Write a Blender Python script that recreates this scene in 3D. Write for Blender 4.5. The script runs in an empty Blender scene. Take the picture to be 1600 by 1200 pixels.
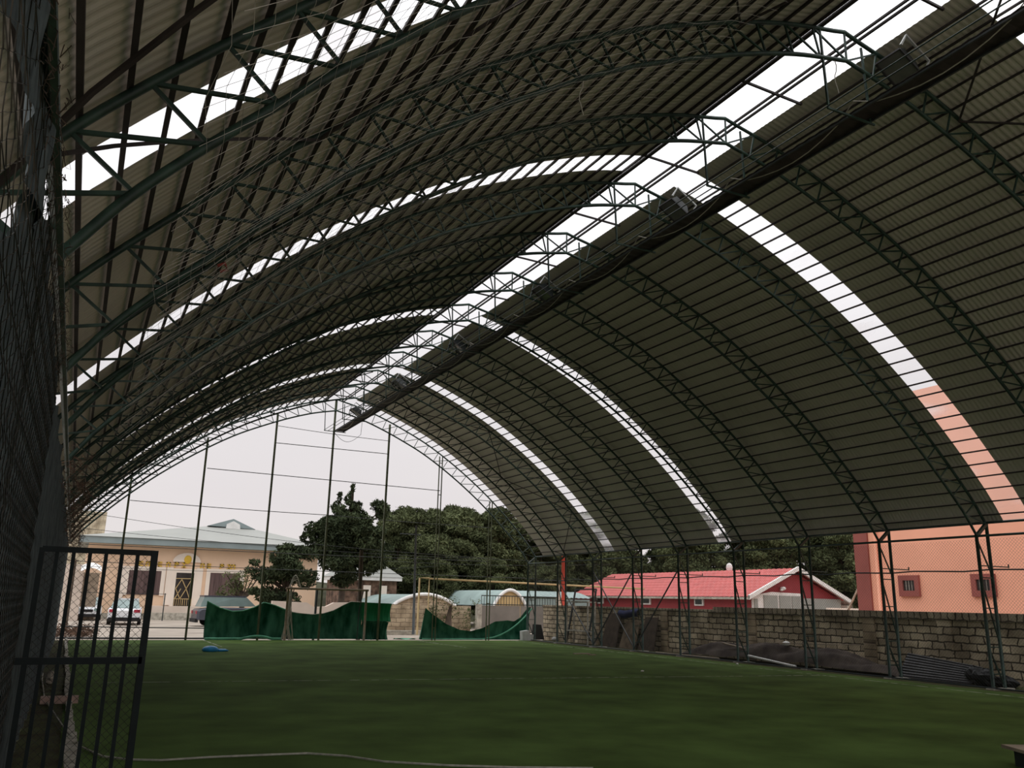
import bpy, math, random
import numpy as np
from mathutils import Vector, Matrix
random.seed(7); rng = np.random.default_rng(7)
C = bpy.context.scene.collection
SC = bpy.context.scene

# ------------------------------------------------------------------ camera
PPX, PPY, F = 800.0, 600.0, 1325.0
dy = np.array([113 - PPX, 925 - PPY, F]); dy /= np.linalg.norm(dy)
up = np.array([914 - PPX, -4534 - PPY, F]); up /= np.linalg.norm(up)
up = up - dy * (up @ dy); up /= np.linalg.norm(up)
R = np.array([np.cross(dy, up), dy, up])          # rows: world axes seen from the camera
cam_d = bpy.data.cameras.new('camera'); cam = bpy.data.objects.new('camera', cam_d); C.objects.link(cam)
cr_, cd_, cf_ = R[:, 0], R[:, 1], R[:, 2]
M = Matrix(((cr_[0], -cd_[0], -cf_[0], 0), (cr_[1], -cd_[1], -cf_[1], 0), (cr_[2], -cd_[2], -cf_[2], 1.65), (0, 0, 0, 1)))
cam.matrix_world = M
cam_d.sensor_width = 36; cam_d.lens = F / 1600 * 36; cam_d.clip_start = .02; cam_d.clip_end = 600
SC.camera = cam

# ------------------------------------------------------------------ world: overcast sky
W = bpy.data.worlds.new('overcast'); SC.world = W; W.use_nodes = True
nt = W.node_tree; nt.nodes.clear()
tc = nt.nodes.new('ShaderNodeTexCoord'); sx = nt.nodes.new('ShaderNodeSeparateXYZ')
rp = nt.nodes.new('ShaderNodeValToRGB'); nz = nt.nodes.new('ShaderNodeTexNoise')
mx = nt.nodes.new('ShaderNodeMix'); mx.data_type = 'RGBA'; mx.blend_type = 'MULTIPLY'
r2 = nt.nodes.new('ShaderNodeValToRGB')
bg = nt.nodes.new('ShaderNodeBackground'); wo = nt.nodes.new('ShaderNodeOutputWorld')
nt.links.new(tc.outputs['Generated'], sx.inputs[0]); nt.links.new(sx.outputs['Z'], rp.inputs[0])
e = rp.color_ramp.elements
e[0].position = 0.0; e[0].color = (.36, .33, .31, 1)
e[1].position = 1.0; e[1].color = (1, 1, 1, 1)
for p, c in ((.02, (.40, .375, .36)), (.10, (.385, .363, .365)), (.24, (.40, .385, .39)), (.42, (.56, .55, .56)), (.62, (.85, .85, .87))):
    k = e.new(p); k.color = (*c, 1)
mp = nt.nodes.new('ShaderNodeMapping'); mp.inputs['Scale'].default_value = (1, 1, 4)
nt.links.new(tc.outputs['Generated'], mp.inputs[0]); nt.links.new(mp.outputs[0], nz.inputs['Vector'])
nz.inputs['Scale'].default_value = 1.6; nz.inputs['Detail'].default_value = 5
nt.links.new(nz.outputs[0], r2.inputs[0])
r2.color_ramp.elements[0].position = .3; r2.color_ramp.elements[0].color = (.93, .93, .94, 1)
r2.color_ramp.elements[1].position = .75; r2.color_ramp.elements[1].color = (1.0, 1.0, 1.0, 1)
mx.inputs[0].default_value = 1
nt.links.new(rp.outputs[0], mx.inputs[6]); nt.links.new(r2.outputs[0], mx.inputs[7])
nt.links.new(mx.outputs[2], bg.inputs[0]); bg.inputs[1].default_value = 2.08
nt.links.new(bg.outputs[0], wo.inputs[0])
SC.view_settings.view_transform = 'Standard'; SC.view_settings.look = 'None'
SC.view_settings.gamma = 1; SC.view_settings.use_curve_mapping = False
SC.view_settings.exposure = 0.0

# ------------------------------------------------------------------ materials
def nodes(name):
    m = bpy.data.materials.new(name); m.use_nodes = True
    return m, m.node_tree, m.node_tree.nodes['Principled BSDF']
def mat(name, col, rough=.7, metal=0, var=.25, scale=3, bump=0, col2=None, spec=.3, stretch=None):
    m, t, p = nodes(name)
    p.inputs['Roughness'].default_value = rough; p.inputs['Metallic'].default_value = metal
    p.inputs['Specular IOR Level'].default_value = spec
    n = t.nodes.new('ShaderNodeTexNoise'); n.inputs['Scale'].default_value = scale; n.inputs['Detail'].default_value = 6
    g = t.nodes.new('ShaderNodeTexCoord')
    if stretch:
        q = t.nodes.new('ShaderNodeMapping'); q.inputs['Scale'].default_value = stretch
        t.links.new(g.outputs['Object'], q.inputs[0]); t.links.new(q.outputs[0], n.inputs['Vector'])
    else: t.links.new(g.outputs['Object'], n.inputs['Vector'])
    r = t.nodes.new('ShaderNodeValToRGB')
    a = tuple(c * (1 - var) for c in col); b = tuple(min(1, c * (1 + var)) for c in (col2 or col))
    r.color_ramp.elements[0].position = .32; r.color_ramp.elements[1].position = .68
    r.color_ramp.elements[0].color = (*a, 1); r.color_ramp.elements[1].color = (*b, 1)
    t.links.new(n.outputs[0], r.inputs[0]); t.links.new(r.outputs[0], p.inputs['Base Color'])
    if bump:
        bn = t.nodes.new('ShaderNodeBump'); bn.inputs['Strength'].default_value = bump; bn.inputs['Distance'].default_value = .02
        t.links.new(n.outputs[0], bn.inputs['Height']); t.links.new(bn.outputs[0], p.inputs['Normal'])
    return m
def brickmat(name, c1, c2, mortar, bw, bh, swap=None, ms=.012, bump=.6):
    m, t, p = nodes(name); p.inputs['Roughness'].default_value = .9; p.inputs['Specular IOR Level'].default_value = .1
    g = t.nodes.new('ShaderNodeTexCoord'); s = t.nodes.new('ShaderNodeSeparateXYZ'); c = t.nodes.new('ShaderNodeCombineXYZ')
    t.links.new(g.outputs['Object'], s.inputs[0])
    t.links.new(s.outputs['Y' if swap == 'x' else 'X'], c.inputs[0]); t.links.new(s.outputs['Z'], c.inputs[1])
    nn = t.nodes.new('ShaderNodeTexNoise'); nn.inputs['Scale'].default_value = 5; nn.inputs['Detail'].default_value = 3
    t.links.new(c.outputs[0], nn.inputs['Vector'])
    va = t.nodes.new('ShaderNodeVectorMath'); va.operation = 'MULTIPLY_ADD'
    t.links.new(nn.outputs['Color'], va.inputs[0]); va.inputs[1].default_value = (.16, .09, 0); t.links.new(c.outputs[0], va.inputs[2])
    b = t.nodes.new('ShaderNodeTexBrick'); b.inputs['Scale'].default_value = 1; b.inputs['Brick Width'].default_value = bw
    b.inputs['Row Height'].default_value = bh; b.inputs['Mortar Size'].default_value = ms; b.inputs['Mortar Smooth'].default_value = .4
    b.inputs['Color1'].default_value = (*c1, 1); b.inputs['Color2'].default_value = (*c2, 1); b.inputs['Mortar'].default_value = (*mortar, 1)
    t.links.new(va.outputs[0], b.inputs['Vector'])
    n2 = t.nodes.new('ShaderNodeTexNoise'); n2.inputs['Scale'].default_value = 1.6; n2.inputs['Detail'].default_value = 8
    t.links.new(g.outputs['Object'], n2.inputs['Vector'])
    r = t.nodes.new('ShaderNodeValToRGB'); r.color_ramp.elements[0].position = .35; r.color_ramp.elements[1].position = .65
    r.color_ramp.elements[0].color = (.55, .52, .48, 1); r.color_ramp.elements[1].color = (1.15, 1.12, 1.08, 1)
    t.links.new(n2.outputs[0], r.inputs[0])
    x = t.nodes.new('ShaderNodeMix'); x.data_type = 'RGBA'; x.blend_type = 'MULTIPLY'; x.inputs[0].default_value = 1
    t.links.new(b.outputs['Color'], x.inputs[6]); t.links.new(r.outputs[0], x.inputs[7]); t.links.new(x.outputs[2], p.inputs['Base Color'])
    bn = t.nodes.new('ShaderNodeBump'); bn.inputs['Strength'].default_value = bump; bn.inputs['Distance'].default_value = .03; bn.invert = True
    t.links.new(b.outputs['Fac'], bn.inputs['Height']); t.links.new(bn.outputs[0], p.inputs['Normal'])
    return m
def thinmat(name, col, alpha, trans=.5, noise=None, scale=4, hole=None):
    """sheet that lets part of the light straight through; alpha = how opaque"""
    m, t, p = nodes(name); t.nodes.remove(p); out = t.nodes['Material Output']
    d = t.nodes.new('ShaderNodeBsdfDiffuse'); d.inputs[0].default_value = (*col, 1)
    tl = t.nodes.new('ShaderNodeBsdfTranslucent'); tl.inputs[0].default_value = (*col, 1)
    tr = t.nodes.new('ShaderNodeBsdfTransparent')
    a = t.nodes.new('ShaderNodeMixShader'); a.inputs[0].default_value = trans
    t.links.new(d.outputs[0], a.inputs[1]); t.links.new(tl.outputs[0], a.inputs[2])
    b = t.nodes.new('ShaderNodeMixShader'); t.links.new(tr.outputs[0], b.inputs[1]); t.links.new(a.outputs[0], b.inputs[2])
    b.inputs[0].default_value = alpha
    if noise:
        g = t.nodes.new('ShaderNodeTexCoord'); n = t.nodes.new('ShaderNodeTexNoise'); n.inputs['Scale'].default_value = scale; n.inputs['Detail'].default_value = 5
        q = t.nodes.new('ShaderNodeMapping'); q.inputs['Scale'].default_value = noise
        t.links.new(g.outputs['Object'], q.inputs[0]); t.links.new(q.outputs[0], n.inputs['Vector'])
        r = t.nodes.new('ShaderNodeValToRGB'); lo, hi, a0, a1 = hole
        r.color_ramp.elements[0].position = lo; r.color_ramp.elements[1].position = hi
        r.color_ramp.elements[0].color = (a0, a0, a0, 1); r.color_ramp.elements[1].color = (a1, a1, a1, 1)
        t.links.new(n.outputs[0], r.inputs[0]); t.links.new(r.outputs[0], b.inputs[0])
    t.links.new(b.outputs[0], out.inputs[0]); return m
m_green = mat('green_painted_steel', (.013, .034, .025), .5, .0, .45, 6, col2=(.020, .044, .032), spec=.35)
m_gpost = mat('olive_painted_steel', (.10, .115, .06), .55, 0, .35, 2, spec=.3)
m_purlin = mat('dark_rusty_steel', (.034, .028, .026), .6, .0, .4, 3, spec=.2)
m_dark = mat('dark_steel', (.030, .036, .036), .5, .0, .3, 5, spec=.4)
m_sheet = mat('grey_roof_sheet', (.52, .49, .425), .65, 0, .10, .7, spec=.3)
m_poly = thinmat('clear_ribbed_plastic', (.88, .86, .87), .30, .6, (1.0, .25, 1.0), .55, (.56, .63, .18, .72))
m_grass = mat('artificial_grass', (.074, .118, .030), .95, 0, .25, .8, .0, col2=(.080, .130, .034), spec=.05)
m_line = thinmat('worn_white_line', (.46, .48, .38), .4, 0, (1, 1, 1), 5, (.36, .56, .05, .8))
m_dirt = mat('pale_dirt', (.36, .31, .26), .95, 0, .22, .5, .3, spec=.05)
m_earth = mat('brown_earth', (.085, .060, .040), .95, 0, .4, 2.5, .5, col2=(.06, .07, .03), spec=.05)
m_conc = mat('worn_concrete', (.40, .37, .31), .9, 0, .35, 5, .4, spec=.1)
m_white = mat('white_paint', (.75, .74, .71), .6, 0, .1, 3)
m_netgreen = mat('green_tarpaulin', (.008, .155, .055), .6, 0, .25, 1.1, .0, col2=(.012, .18, .065), spec=.2)
m_netdirty = mat('dusty_green_tarpaulin', (.006, .095, .046), .8, 0, .45, 1.4, .2, col2=(.045, .150, .095), spec=.1, stretch=(2.2, 1, .9))
m_hem = mat('pale_green_hem', (.12, .38, .24), .7)
m_rust = mat('peeling_goal_paint', (.30, .27, .20), .7, .0, .4, 9, col2=(.22, .16, .1))
m_brick = brickmat('rough_limestone_blocks', (.76, .66, .49), (.46, .39, .29), (.10, .085, .065), .42, .19, 'x', .022)
m_brickb = brickmat('sandy_stone_blocks', (.52, .43, .31), (.42, .34, .24), (.20, .16, .12), .5, .22, None, .015)
m_cap = brickmat('mossy_cap_stones', (.50, .44, .33), (.32, .27, .21), (.09, .075, .055), .2, .5, 'x', .02)
m_orange = mat('orange_render', (.86, .42, .29), .9, 0, .05, .6, spec=.1)
m_darkred = mat('dark_red_render', (.28, .085, .07), .8, 0, .1, 1)
m_redwall = mat('dark_red_cladding', (.27, .035, .04), .6, 0, .08, 1)
m_redroof = mat('red_tile_sheet', (.50, .105, .095), .6, 0, .1, 1.2)
m_glass = mat('dark_window_glass', (.035, .028, .026), .15, 0, .3, 2, spec=.5)
m_blind = mat('grey_blind', (.30, .31, .28), .7, 0, .05, 2)
m_cream = mat('peach_render', (.80, .58, .41), .9, 0, .05, .5, spec=.1)
m_creamlight = mat('cream_trim', (.82, .72, .62), .8, 0, .05, 1)
m_sign = mat('yellow_letters', (.72, .47, .06), .6, 0, .1, 2)
m_slate = mat('pale_sheet_roof', (.30, .305, .28), .6, 0, .06, .4)
m_fascia = mat('blue_grey_fascia', (.24, .29, .29), .6, 0, .1, .8)
m_leafd = mat('dark_conifer_needles', (.030, .042, .022), .9, 0, .5, .9, col2=(.05, .065, .032), spec=.1)
m_leafp = mat('pine_needles', (.052, .068, .030), .9, 0, .5, .5, col2=(.100, .115, .054), spec=.1)
m_leafs = mat('grey_green_leaves', (.10, .115, .05), .9, 0, .4, 1.2, spec=.1)
m_bark = mat('bark', (.075, .055, .04), .9, 0, .3, 4)
m_hill = mat('scrubby_hillside', (.05, .05, .03), .95, 0, .4, .4, spec=.05)
m_gatem = mat('grey_sheet_gate', (.20, .18, .155), .8, 0, .2, .8)
m_teal = mat('teal_vault_sheet', (.28, .36, .34), .6, 0, .12, 1)
m_yellow = mat('yellow_gas_pipe', (.50, .36, .17), .6, 0, .15, 2)
m_redp = mat('red_pipe', (.60, .08, .05), .6, 0, .15, 2)
m_brown = mat('brown_thatch', (.11, .07, .05), .95, 0, .55, 3, .5, col2=(.16, .1, .07))
m_tower = brickmat('beige_tiles', (.55, .50, .38), (.50, .44, .33), (.40, .36, .28), .6, .6, None, .03, .1)
m_carw = mat('white_car_paint', (.72, .73, .74), .25, 0, .03, 2, spec=.6)
m_card = mat('dark_blue_car_paint', (.06, .065, .085), .25, 0, .05, 2, spec=.6)
m_carg = mat('car_glass', (.20, .27, .26), .1, 0, .1, 2, spec=.7)
m_rub = mat('black_rubber', (.015, .014, .014), .8, 0, .1, 4)
m_tail = mat('red_lens', (.35, .03, .05), .3)
m_fabric = mat('dark_shade_net', (.058, .074, .078), .85, 0, .4, 9, .5, col2=(.070, .088, .092), spec=.15, stretch=(1, 3, .6))
m_wire = mat('dull_green_wire', (.030, .038, .034), .6, .0, .5, 12, col2=(.045, .038, .030))
m_gate = mat('near_black_green_steel', (.010, .015, .015), .5, 0, .3, 5, spec=.2)
m_rope = mat('pale_rope', (.42, .40, .34), .9, 0, .2, 20)
m_thread = mat('grey_net_thread', (.42, .40, .36), .9, 0, .2, 5)
m_bag = mat('white_sack', (.62, .62, .60), .7, 0, .1, 6, .3)
m_blue = mat('blue_plastic', (.03, .27, .58), .4, 0, .2, 8, .3)
m_navy = mat('navy_cloth', (.02, .025, .07), .9, 0, .3, 5)
m_debris = mat('brown_tarp', (.055, .038, .032), .9, 0, .4, 2.5, .6, col2=(.07, .055, .045))
m_corr = mat('dark_corrugated_sheet', (.060, .058, .060), .5, .3, .25, 3)
m_black = mat('black_plastic', (.012, .012, .012), .6, 0, .3, 4)
m_lamp = mat('grey_lamp_housing', (.42, .43, .42), .45, .2, .12, 5)
m_lens = mat('lamp_glass', (.16, .16, .15), .15, 0, .1, 4, spec=.6)
m_wood = mat('weathered_wood', (.30, .24, .18), .85, 0, .3, 4, .4)
m_brownw = mat('rust_stained_board', (.16, .12, .08), .9, 0, .5, 3)
m_pinkw = mat('pale_pink_render', (.62, .52, .44), .9, 0, .1, .8)
m_red = mat('faded_red_flag', (.30, .06, .045), .8)

# ------------------------------------------------------------------ mesh builder
class MB:
    def __init__(s): s.v = []; s.f = []; s.n = 0
    def add(s, vs, fs):
        s.v.append(np.asarray(vs, float).reshape(-1, 3)); s.f += [tuple(i + s.n for i in f) for f in fs]; s.n += len(s.v[-1]); return s
    def box(s, a, b):
        x0, y0, z0 = a; x1, y1, z1 = b
        return s.add([(x0, y0, z0), (x1, y0, z0), (x1, y1, z0), (x0, y1, z0), (x0, y0, z1), (x1, y0, z1), (x1, y1, z1), (x0, y1, z1)],
                     [(3, 2, 1, 0), (4, 5, 6, 7), (0, 1, 5, 4), (1, 2, 6, 5), (2, 3, 7, 6), (3, 0, 4, 7)])
    def tube(s, pts, r, n=6, closed=False, caps=True):
        P = [np.array(p, float) for p in pts]; k = len(P); rings = []
        prev = None
        for i in range(k):
            d = P[min(i + 1, k - 1)] - P[max(i - 1, 0)]; d = d / (np.linalg.norm(d) + 1e-9)
            if prev is None:
                a = np.array([0, 0, 1.]) if abs(d[2]) < .9 else np.array([1., 0, 0])
            else: a = prev
            u = np.cross(d, a); u /= np.linalg.norm(u) + 1e-9; w = np.cross(u, d); prev = w
            rr = r[i] if hasattr(r, '__len__') else r
            rings.append([P[i] + rr * (math.cos(t) * u + math.sin(t) * w) for t in [2 * math.pi * (j + .5) / n for j in range(n)]])
        vs = [q for g in rings for q in g]; fs = []
        for i in range(k - 1):
            for j in range(n):
                fs.append((i * n + j, i * n + (j + 1) % n, (i + 1) * n + (j + 1) % n, (i + 1) * n + j))
        if caps: fs += [tuple(range(n)), tuple(reversed(range((k - 1) * n, k * n)))]
        return s.add(vs, fs)
    def bar(s, a, b, w, h=None): return s.tube([a, b], w * .7071, 4)
    def grid(s, fn, nu, nv):
        vs = [fn(i / nu, j / nv) for j in range(nv + 1) for i in range(nu + 1)]
        fs = [(j * (nu + 1) + i, j * (nu + 1) + i + 1, (j + 1) * (nu + 1) + i + 1, (j + 1) * (nu + 1) + i) for j in range(nv) for i in range(nu)]
        return s.add(vs, fs)
    def prism(s, poly, y0, y1, axis='y'):
        """poly of (a,z) extruded along y (a = x) or along x (a = y)"""
        n = len(poly)
        if axis == 'y': vs = [(a, y0, z) for a, z in poly] + [(a, y1, z) for a, z in poly]
        elif axis == 'x': vs = [(y0, a, z) for a, z in poly] + [(y1, a, z) for a, z in poly]
        else: vs = [(a, z, y0) for a, z in poly] + [(a, z, y1) for a, z in poly]
        fs = [tuple(range(n)), tuple(reversed(range(n, 2 * n)))] + [(i, (i + 1) % n, n + (i + 1) % n, n + i) for i in range(n)]
        return s.add(vs, fs)
    def ball(s, c, r, n=10, m=6, noise=0):
        vs = []; fs = []
        for j in range(m + 1):
            for i in range(n):
                t = math.pi * j / m; a = 2 * math.pi * i / n; k = 1 + noise * (random.random() - .5)
                vs.append((c[0] + r[0] * k * math.sin(t) * math.cos(a), c[1] + r[1] * k * math.sin(t) * math.sin(a), c[2] + r[2] * k * math.cos(t)))
        for j in range(m):
            for i in range(n): fs.append((j * n + i, (j + 1) * n + i, (j + 1) * n + (i + 1) % n, j * n + (i + 1) % n))
        return s.add(vs, fs)
    def build(s, name, m, parent=None, smooth=False, origin=None):
        V = np.concatenate(s.v)
        if parent is not None: o = np.array(parent_loc(parent))
        elif origin is not None: o = np.array(origin, float)
        else: o = np.array([(V[:, 0].min() + V[:, 0].max()) / 2, (V[:, 1].min() + V[:, 1].max()) / 2, V[:, 2].min()])
        V = V - o
        me = bpy.data.meshes.new(name); me.from_pydata([tuple(q) for q in V], [], s.f); me.materials.append(m)
        if smooth: me.polygons.foreach_set('use_smooth', [True] * len(me.polygons))
        me.update(); ob = bpy.data.objects.new(name, me); C.objects.link(ob)
        if parent is not None: ob.parent = parent
        else: ob.location = o
        return ob
LOC = {}
def parent_loc(p):
    q = Vector(p.location)
    while p.parent: p = p.parent; q = q + p.location
    return q
def tag(o, label, cat, group=None, kind=None):
    o['label'] = label; o['category'] = cat
    if group: o['group'] = group
    if kind: o['kind'] = kind
    return o
def thing(name, label, cat, loc=(0, 0, 0), group=None):
    o = bpy.data.objects.new(name, None); C.objects.link(o); o.location = loc; o.empty_display_size = .2
    return tag(o, label, cat, group)
def struct(mb, name, m, label=None, origin=(0, 0, 0), smooth=False):
    o = mb.build(name, m, None, smooth, origin); o['kind'] = 'structure'
    if label: o['label'] = label
    return o
def copy_tree(o, parent=None):
    c = o.copy(); C.objects.link(c)
    if parent: c.parent = parent
    for ch in list(o.children): copy_tree(ch, c)
    return c
ORD = ['first', 'second', 'third', 'fourth', 'fifth', 'sixth', 'seventh', 'eighth', 'ninth', 'tenth', 'eleventh', 'twelfth', 'thirteenth', 'fourteenth',
       'fifteenth', 'sixteenth', 'seventeenth', 'eighteenth', 'nineteenth', 'twentieth', 'twenty-first', 'twenty-second', 'twenty-third', 'twenty-fourth',
       'twenty-fifth', 'twenty-sixth', 'twenty-seventh', 'twenty-eighth', 'twenty-ninth', 'thirtieth', 'thirty-first', 'thirty-second', 'thirty-third', 'thirty-fourth']
def diag_mesh(mb, o, u, v, Wd, Hd, sp, r, n=3):
    o, u, v = (np.array(q, float) for q in (o, u, v))
    st = sp * math.sqrt(2)
    for sg in (1, -1):
        a = -Hd if sg == 1 else 0
        t = a
        while t < (Wd if sg == 1 else Wd + Hd):
            # line: x = t + sg*y
            y0, y1 = 0, Hd
            if sg == 1: y0 = max(0, -t); y1 = min(Hd, Wd - t)
            else: y0 = max(0, t - Wd); y1 = min(Hd, t)
            if y1 - y0 > .01: mb.tube([o + u * (t + sg * y0) + v * y0, o + u * (t + sg * y1) + v * y1], r, n, caps=False)
            t += st
    return mb

# ------------------------------------------------------------------ roof profile
XC = 9.15
Lp = [(0, 9.47), (1, 9.24), (2, 8.90), (3, 8.48), (4, 8.0), (5, 7.40), (6, 6.71), (7, 5.93), (8, 5.03), (9, 4.0), (9.45, 3.4)]
def catmull(pts, n=8):
    P = [np.array(p, float) for p in pts]; P = [2 * P[0] - P[1]] + P + [2 * P[-1] - P[-2]]; out = []
    for i in range(1, len(P) - 2):
        for k in range(n):
            t = k / n
            out.append(.5 * (2 * P[i] + (-P[i-1] + P[i+1]) * t + (2*P[i-1] - 5*P[i] + 4*P[i+1] - P[i+2]) * t*t + (-P[i-1] + 3*P[i] - 3*P[i+1] + P[i+2]) * t**3))
    out.append(P[-2]); return np.array(out)
def offs(Cv, h):
    T = np.gradient(Cv, axis=0); T /= np.linalg.norm(T, axis=1)[:, None]
    return Cv + np.stack([-T[:, 1], T[:, 0]], 1) * h
CLo = catmull(Lp)
def prof(h):
    Cv = offs(CLo, h)
    s = np.r_[0, np.cumsum(np.linalg.norm(np.diff(Cv, axis=0), axis=1))]
    return Cv, s
P0, S0 = prof(0); PU, SU = prof(.47)
def at(h, s, side, Y):
    Cv, S = prof_cache(h)
    x = np.interp(s, S, Cv[:, 0]); z = np.interp(s, S, Cv[:, 1])
    if s > S[-1]:
        t = Cv[-1] - Cv[-2]; t /= np.linalg.norm(t); x, z = Cv[-1] + t * (s - S[-1])
    return (XC + side * x, Y, z)
_pc = {}
def prof_cache(h):
    if h not in _pc: _pc[h] = prof(h)
    return _pc[h]
TY = [-.65, 2.1, 4.9, 7.6, 10.25, 13.0, 15.75, 18.55, 21.35, 24.2, 26.95, 29.75, 32.6, 35.35]

# ------------------------------------------------------------------ ground
struct(MB().box((-60, -30, -.30), (120, 160, -.055)), 'ground', m_dirt, 'pale beige dirt ground around the pitch')
struct(MB().box((.10, -2, -.05), (18.2, 35.05, 0.0)), 'floor', m_grass, 'dark green artificial grass pitch under the arched roof')
struct(MB().box((-.40, -2, -.06), (.10, 35.05, -.004)), 'ground_strip', m_earth, 'brown earth strip between side fence and pitch kerb')
struct(MB().box((18.2, -2, -.06), (20.0, 35.4, -.006)), 'ground_strip', m_earth, 'brown earth strip below the stone wall')
kb = MB(); y = 3.0
while y < 35:
    L_ = random.uniform(.5, 1.6); x0 = .21 - .19 * (y - 9) / 26 + random.uniform(-.02, .02); w = .08 if y > 11.6 else .13
    kb.box((x0 - w / 2, y, -.03), (x0 + w / 2, y + L_ - random.choice((.01, .02, .12)), .03 + random.uniform(0, .02))); y += L_
struct(kb, 'kerb', m_conc, 'broken pale concrete kerb along the left edge of the pitch')
def gline(name, a, b, w=.07):
    a = np.array(a, float); b = np.array(b, float); d = (b - a) / np.linalg.norm(b - a); n = np.array([-d[1], d[0]]) * w / 2
    mb = MB().add([(*(a - n), .004), (*(b - n), .004), (*(b + n), .004), (*(a + n), .004)], [(0, 1, 2, 3)])
    struct(mb, name, m_line)
gline('pitch_line', (.6, 18.6), (17.4, 16.9)); gline('pitch_line', (17.45, 3), (17.55, 35))
gline('pitch_line', (4.65, 30.6), (4.65, 35)); gline('pitch_line', (13.1, 29.6), (13.1, 34.6))

# ------------------------------------------------------------------ roof sheets and skylights
ys_cuts = [(-2.2, 5.55, 's'), (5.55, 6.18, 'p'), (6.18, 11.95, 's'), (11.95, 12.6, 'p'), (12.6, 21.95, 's'), (21.95, 22.6, 'p'), (22.6, 28.85, 's'), (28.85, 29.5, 'p'), (29.5, 34.75, 's')]
def sheet(side, Ya, Yb, s0, s1, pitch=.10, amp=.0035, ns=26):
    n = int((Yb - Ya) / pitch) * 4; vs = []; Sx = np.linspace(s0, s1, ns + 1)
    Cv, S = prof_cache(.555); Ca, Sa = prof_cache(.556 + 2 * amp)
    lo = np.array([at(.555, s, side, 0) for s in Sx]); hi = np.array([at(.555 + 2 * amp, s * Sa[-1] / S[-1], side, 0) for s in Sx])
    patt = [0, 0, 1, 1]
    V = []
    for i in range(n + 1):
        y = Ya + (Yb - Ya) * i / n; b = hi if patt[i % 4] else lo
        q = b.copy(); q[:, 1] = y; V.append(q)
    fs = [(i * (ns + 1) + j, i * (ns + 1) + j + 1, (i + 1) * (ns + 1) + j + 1, (i + 1) * (ns + 1) + j) for i in range(n) for j in range(ns)]
    return MB().add(np.concatenate(V), fs)
wn = 1
for side, s0, nm in ((-1, .43, 'left'), (1, .57, 'right')):
    for i, (a, b, k) in enumerate(ys_cuts):
        mb = sheet(side, a, b, s0 if not (k == 'p' and side == 1) else .57, SU[-1] + .12)
        if k == 's': struct(mb, 'ceiling', m_sheet, 'grey corrugated roof sheeting of the %s slope' % nm)
        else:
            struct(mb, 'window_%d' % wn, m_poly, 'clear ribbed plastic skylight strip, %s from the near end, in the %s roof slope' % (ORD[i // 2], nm)); wn += 1

# ------------------------------------------------------------------ purlins (each a thing)
for side, nm in ((-1, 'left'), (1, 'right')):
    for k in range(33):
        s = (11.63 if side > 0 else 11.50) - .347 * k
        if s < (.6 if side > 0 else .35): continue
        mb = MB(); a = np.array(at(.515, s, side, -2)); b = np.array(at(.515, s, side, 35.5))
        mb.bar(a, b, .036 if side < 0 else .030)
        o = mb.build('roof_purlin', m_purlin)
        tag(o, 'dark steel purlin along the %s roof slope, %s up from the eave' % (nm, ORD[k]), 'roof beam', 'purlins under the %s roof slope' % nm)
for side, nm in ((-1, 'left'), (1, 'right')):
    for s, w in (((.12, 'upper'), (.21, 'lower')) if side > 0 else ((.33, 'upper'), (.47, 'lower'))):
        mb = MB().bar(at(.53, s, side, -2), at(.53, s, side, 35.5), .035)
        tag(mb.build('ridge_rail', m_purlin), 'thin steel rail along the open ridge, %s of the pair on the %s side' % (w, nm), 'roof beam', 'rails along the open ridge')
for i in range(1, 13):
    ym = (TY[i] + TY[i + 1]) / 2 + .25
    mb = MB().bar(at(.53, .45, -1, ym), at(.53, .62, 1, ym), .035)
    tag(mb.build('ridge_crossbar', m_purlin), 'short steel bar across the open ridge in the %s bay from the far gable' % ORD[12 - i], 'roof beam', 'crossbars over the open ridge')

# ------------------------------------------------------------------ arched trusses
NP = 21
def make_truss(loc):
    t = thing('roof_truss', '', 'roof truss', loc, 'arched roof trusses'); Y = loc[1]
    def chord(h, r):
        Cv, S = prof_cache(h); pts = [(XC - x, Y, z) for x, z in Cv[::-1][:-1]] 
        apex = (XC, Y, np.interp(0, [Cv[0][0]], [Cv[0][1]]) + (.03 if h else 0))
        pts = [(XC - x, Y, z) for x, z in Cv[::-1] if x > .12] + [apex] + [(XC + x, Y, z) for x, z in Cv if x > .12]
        return MB().tube(pts, r, 8)
    chord(.47, .032).build('upper_chord', m_green, t, True); chord(0, .032).build('lower_chord', m_green, t, True)
    for side in (-1, 1):
        for i in range(NP + 1):
            f = i / NP; a = at(0, f * S0[-1], side, Y); b = at(.47, f * SU[-1], side, Y)
            if i > 0 and i < NP: MB().bar(a, b, .024).build('web_post', m_green, t)
            if i < NP: MB().bar(a, at(.47, (i + 1) / NP * SU[-1], side, Y), .024).build('web_diagonal', m_green, t)
    MB().bar((XC, Y, 9.47), (XC, Y, 9.95), .024).build('web_post', m_green, t)
    return t
tr0 = make_truss((XC, TY[-1], 3.4))
tag(tr0, 'dark green arched lattice truss standing in the open far gable above the tall posts', 'roof truss')
for i, Y in enumerate(TY[:-1]):
    t = copy_tree(tr0); t.location = (XC, Y, 3.4)
    n = len(TY) - 1 - i
    t['label'] = 'dark green arched lattice truss, %s in front of the far gable truss' % ORD[n - 1]

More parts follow.
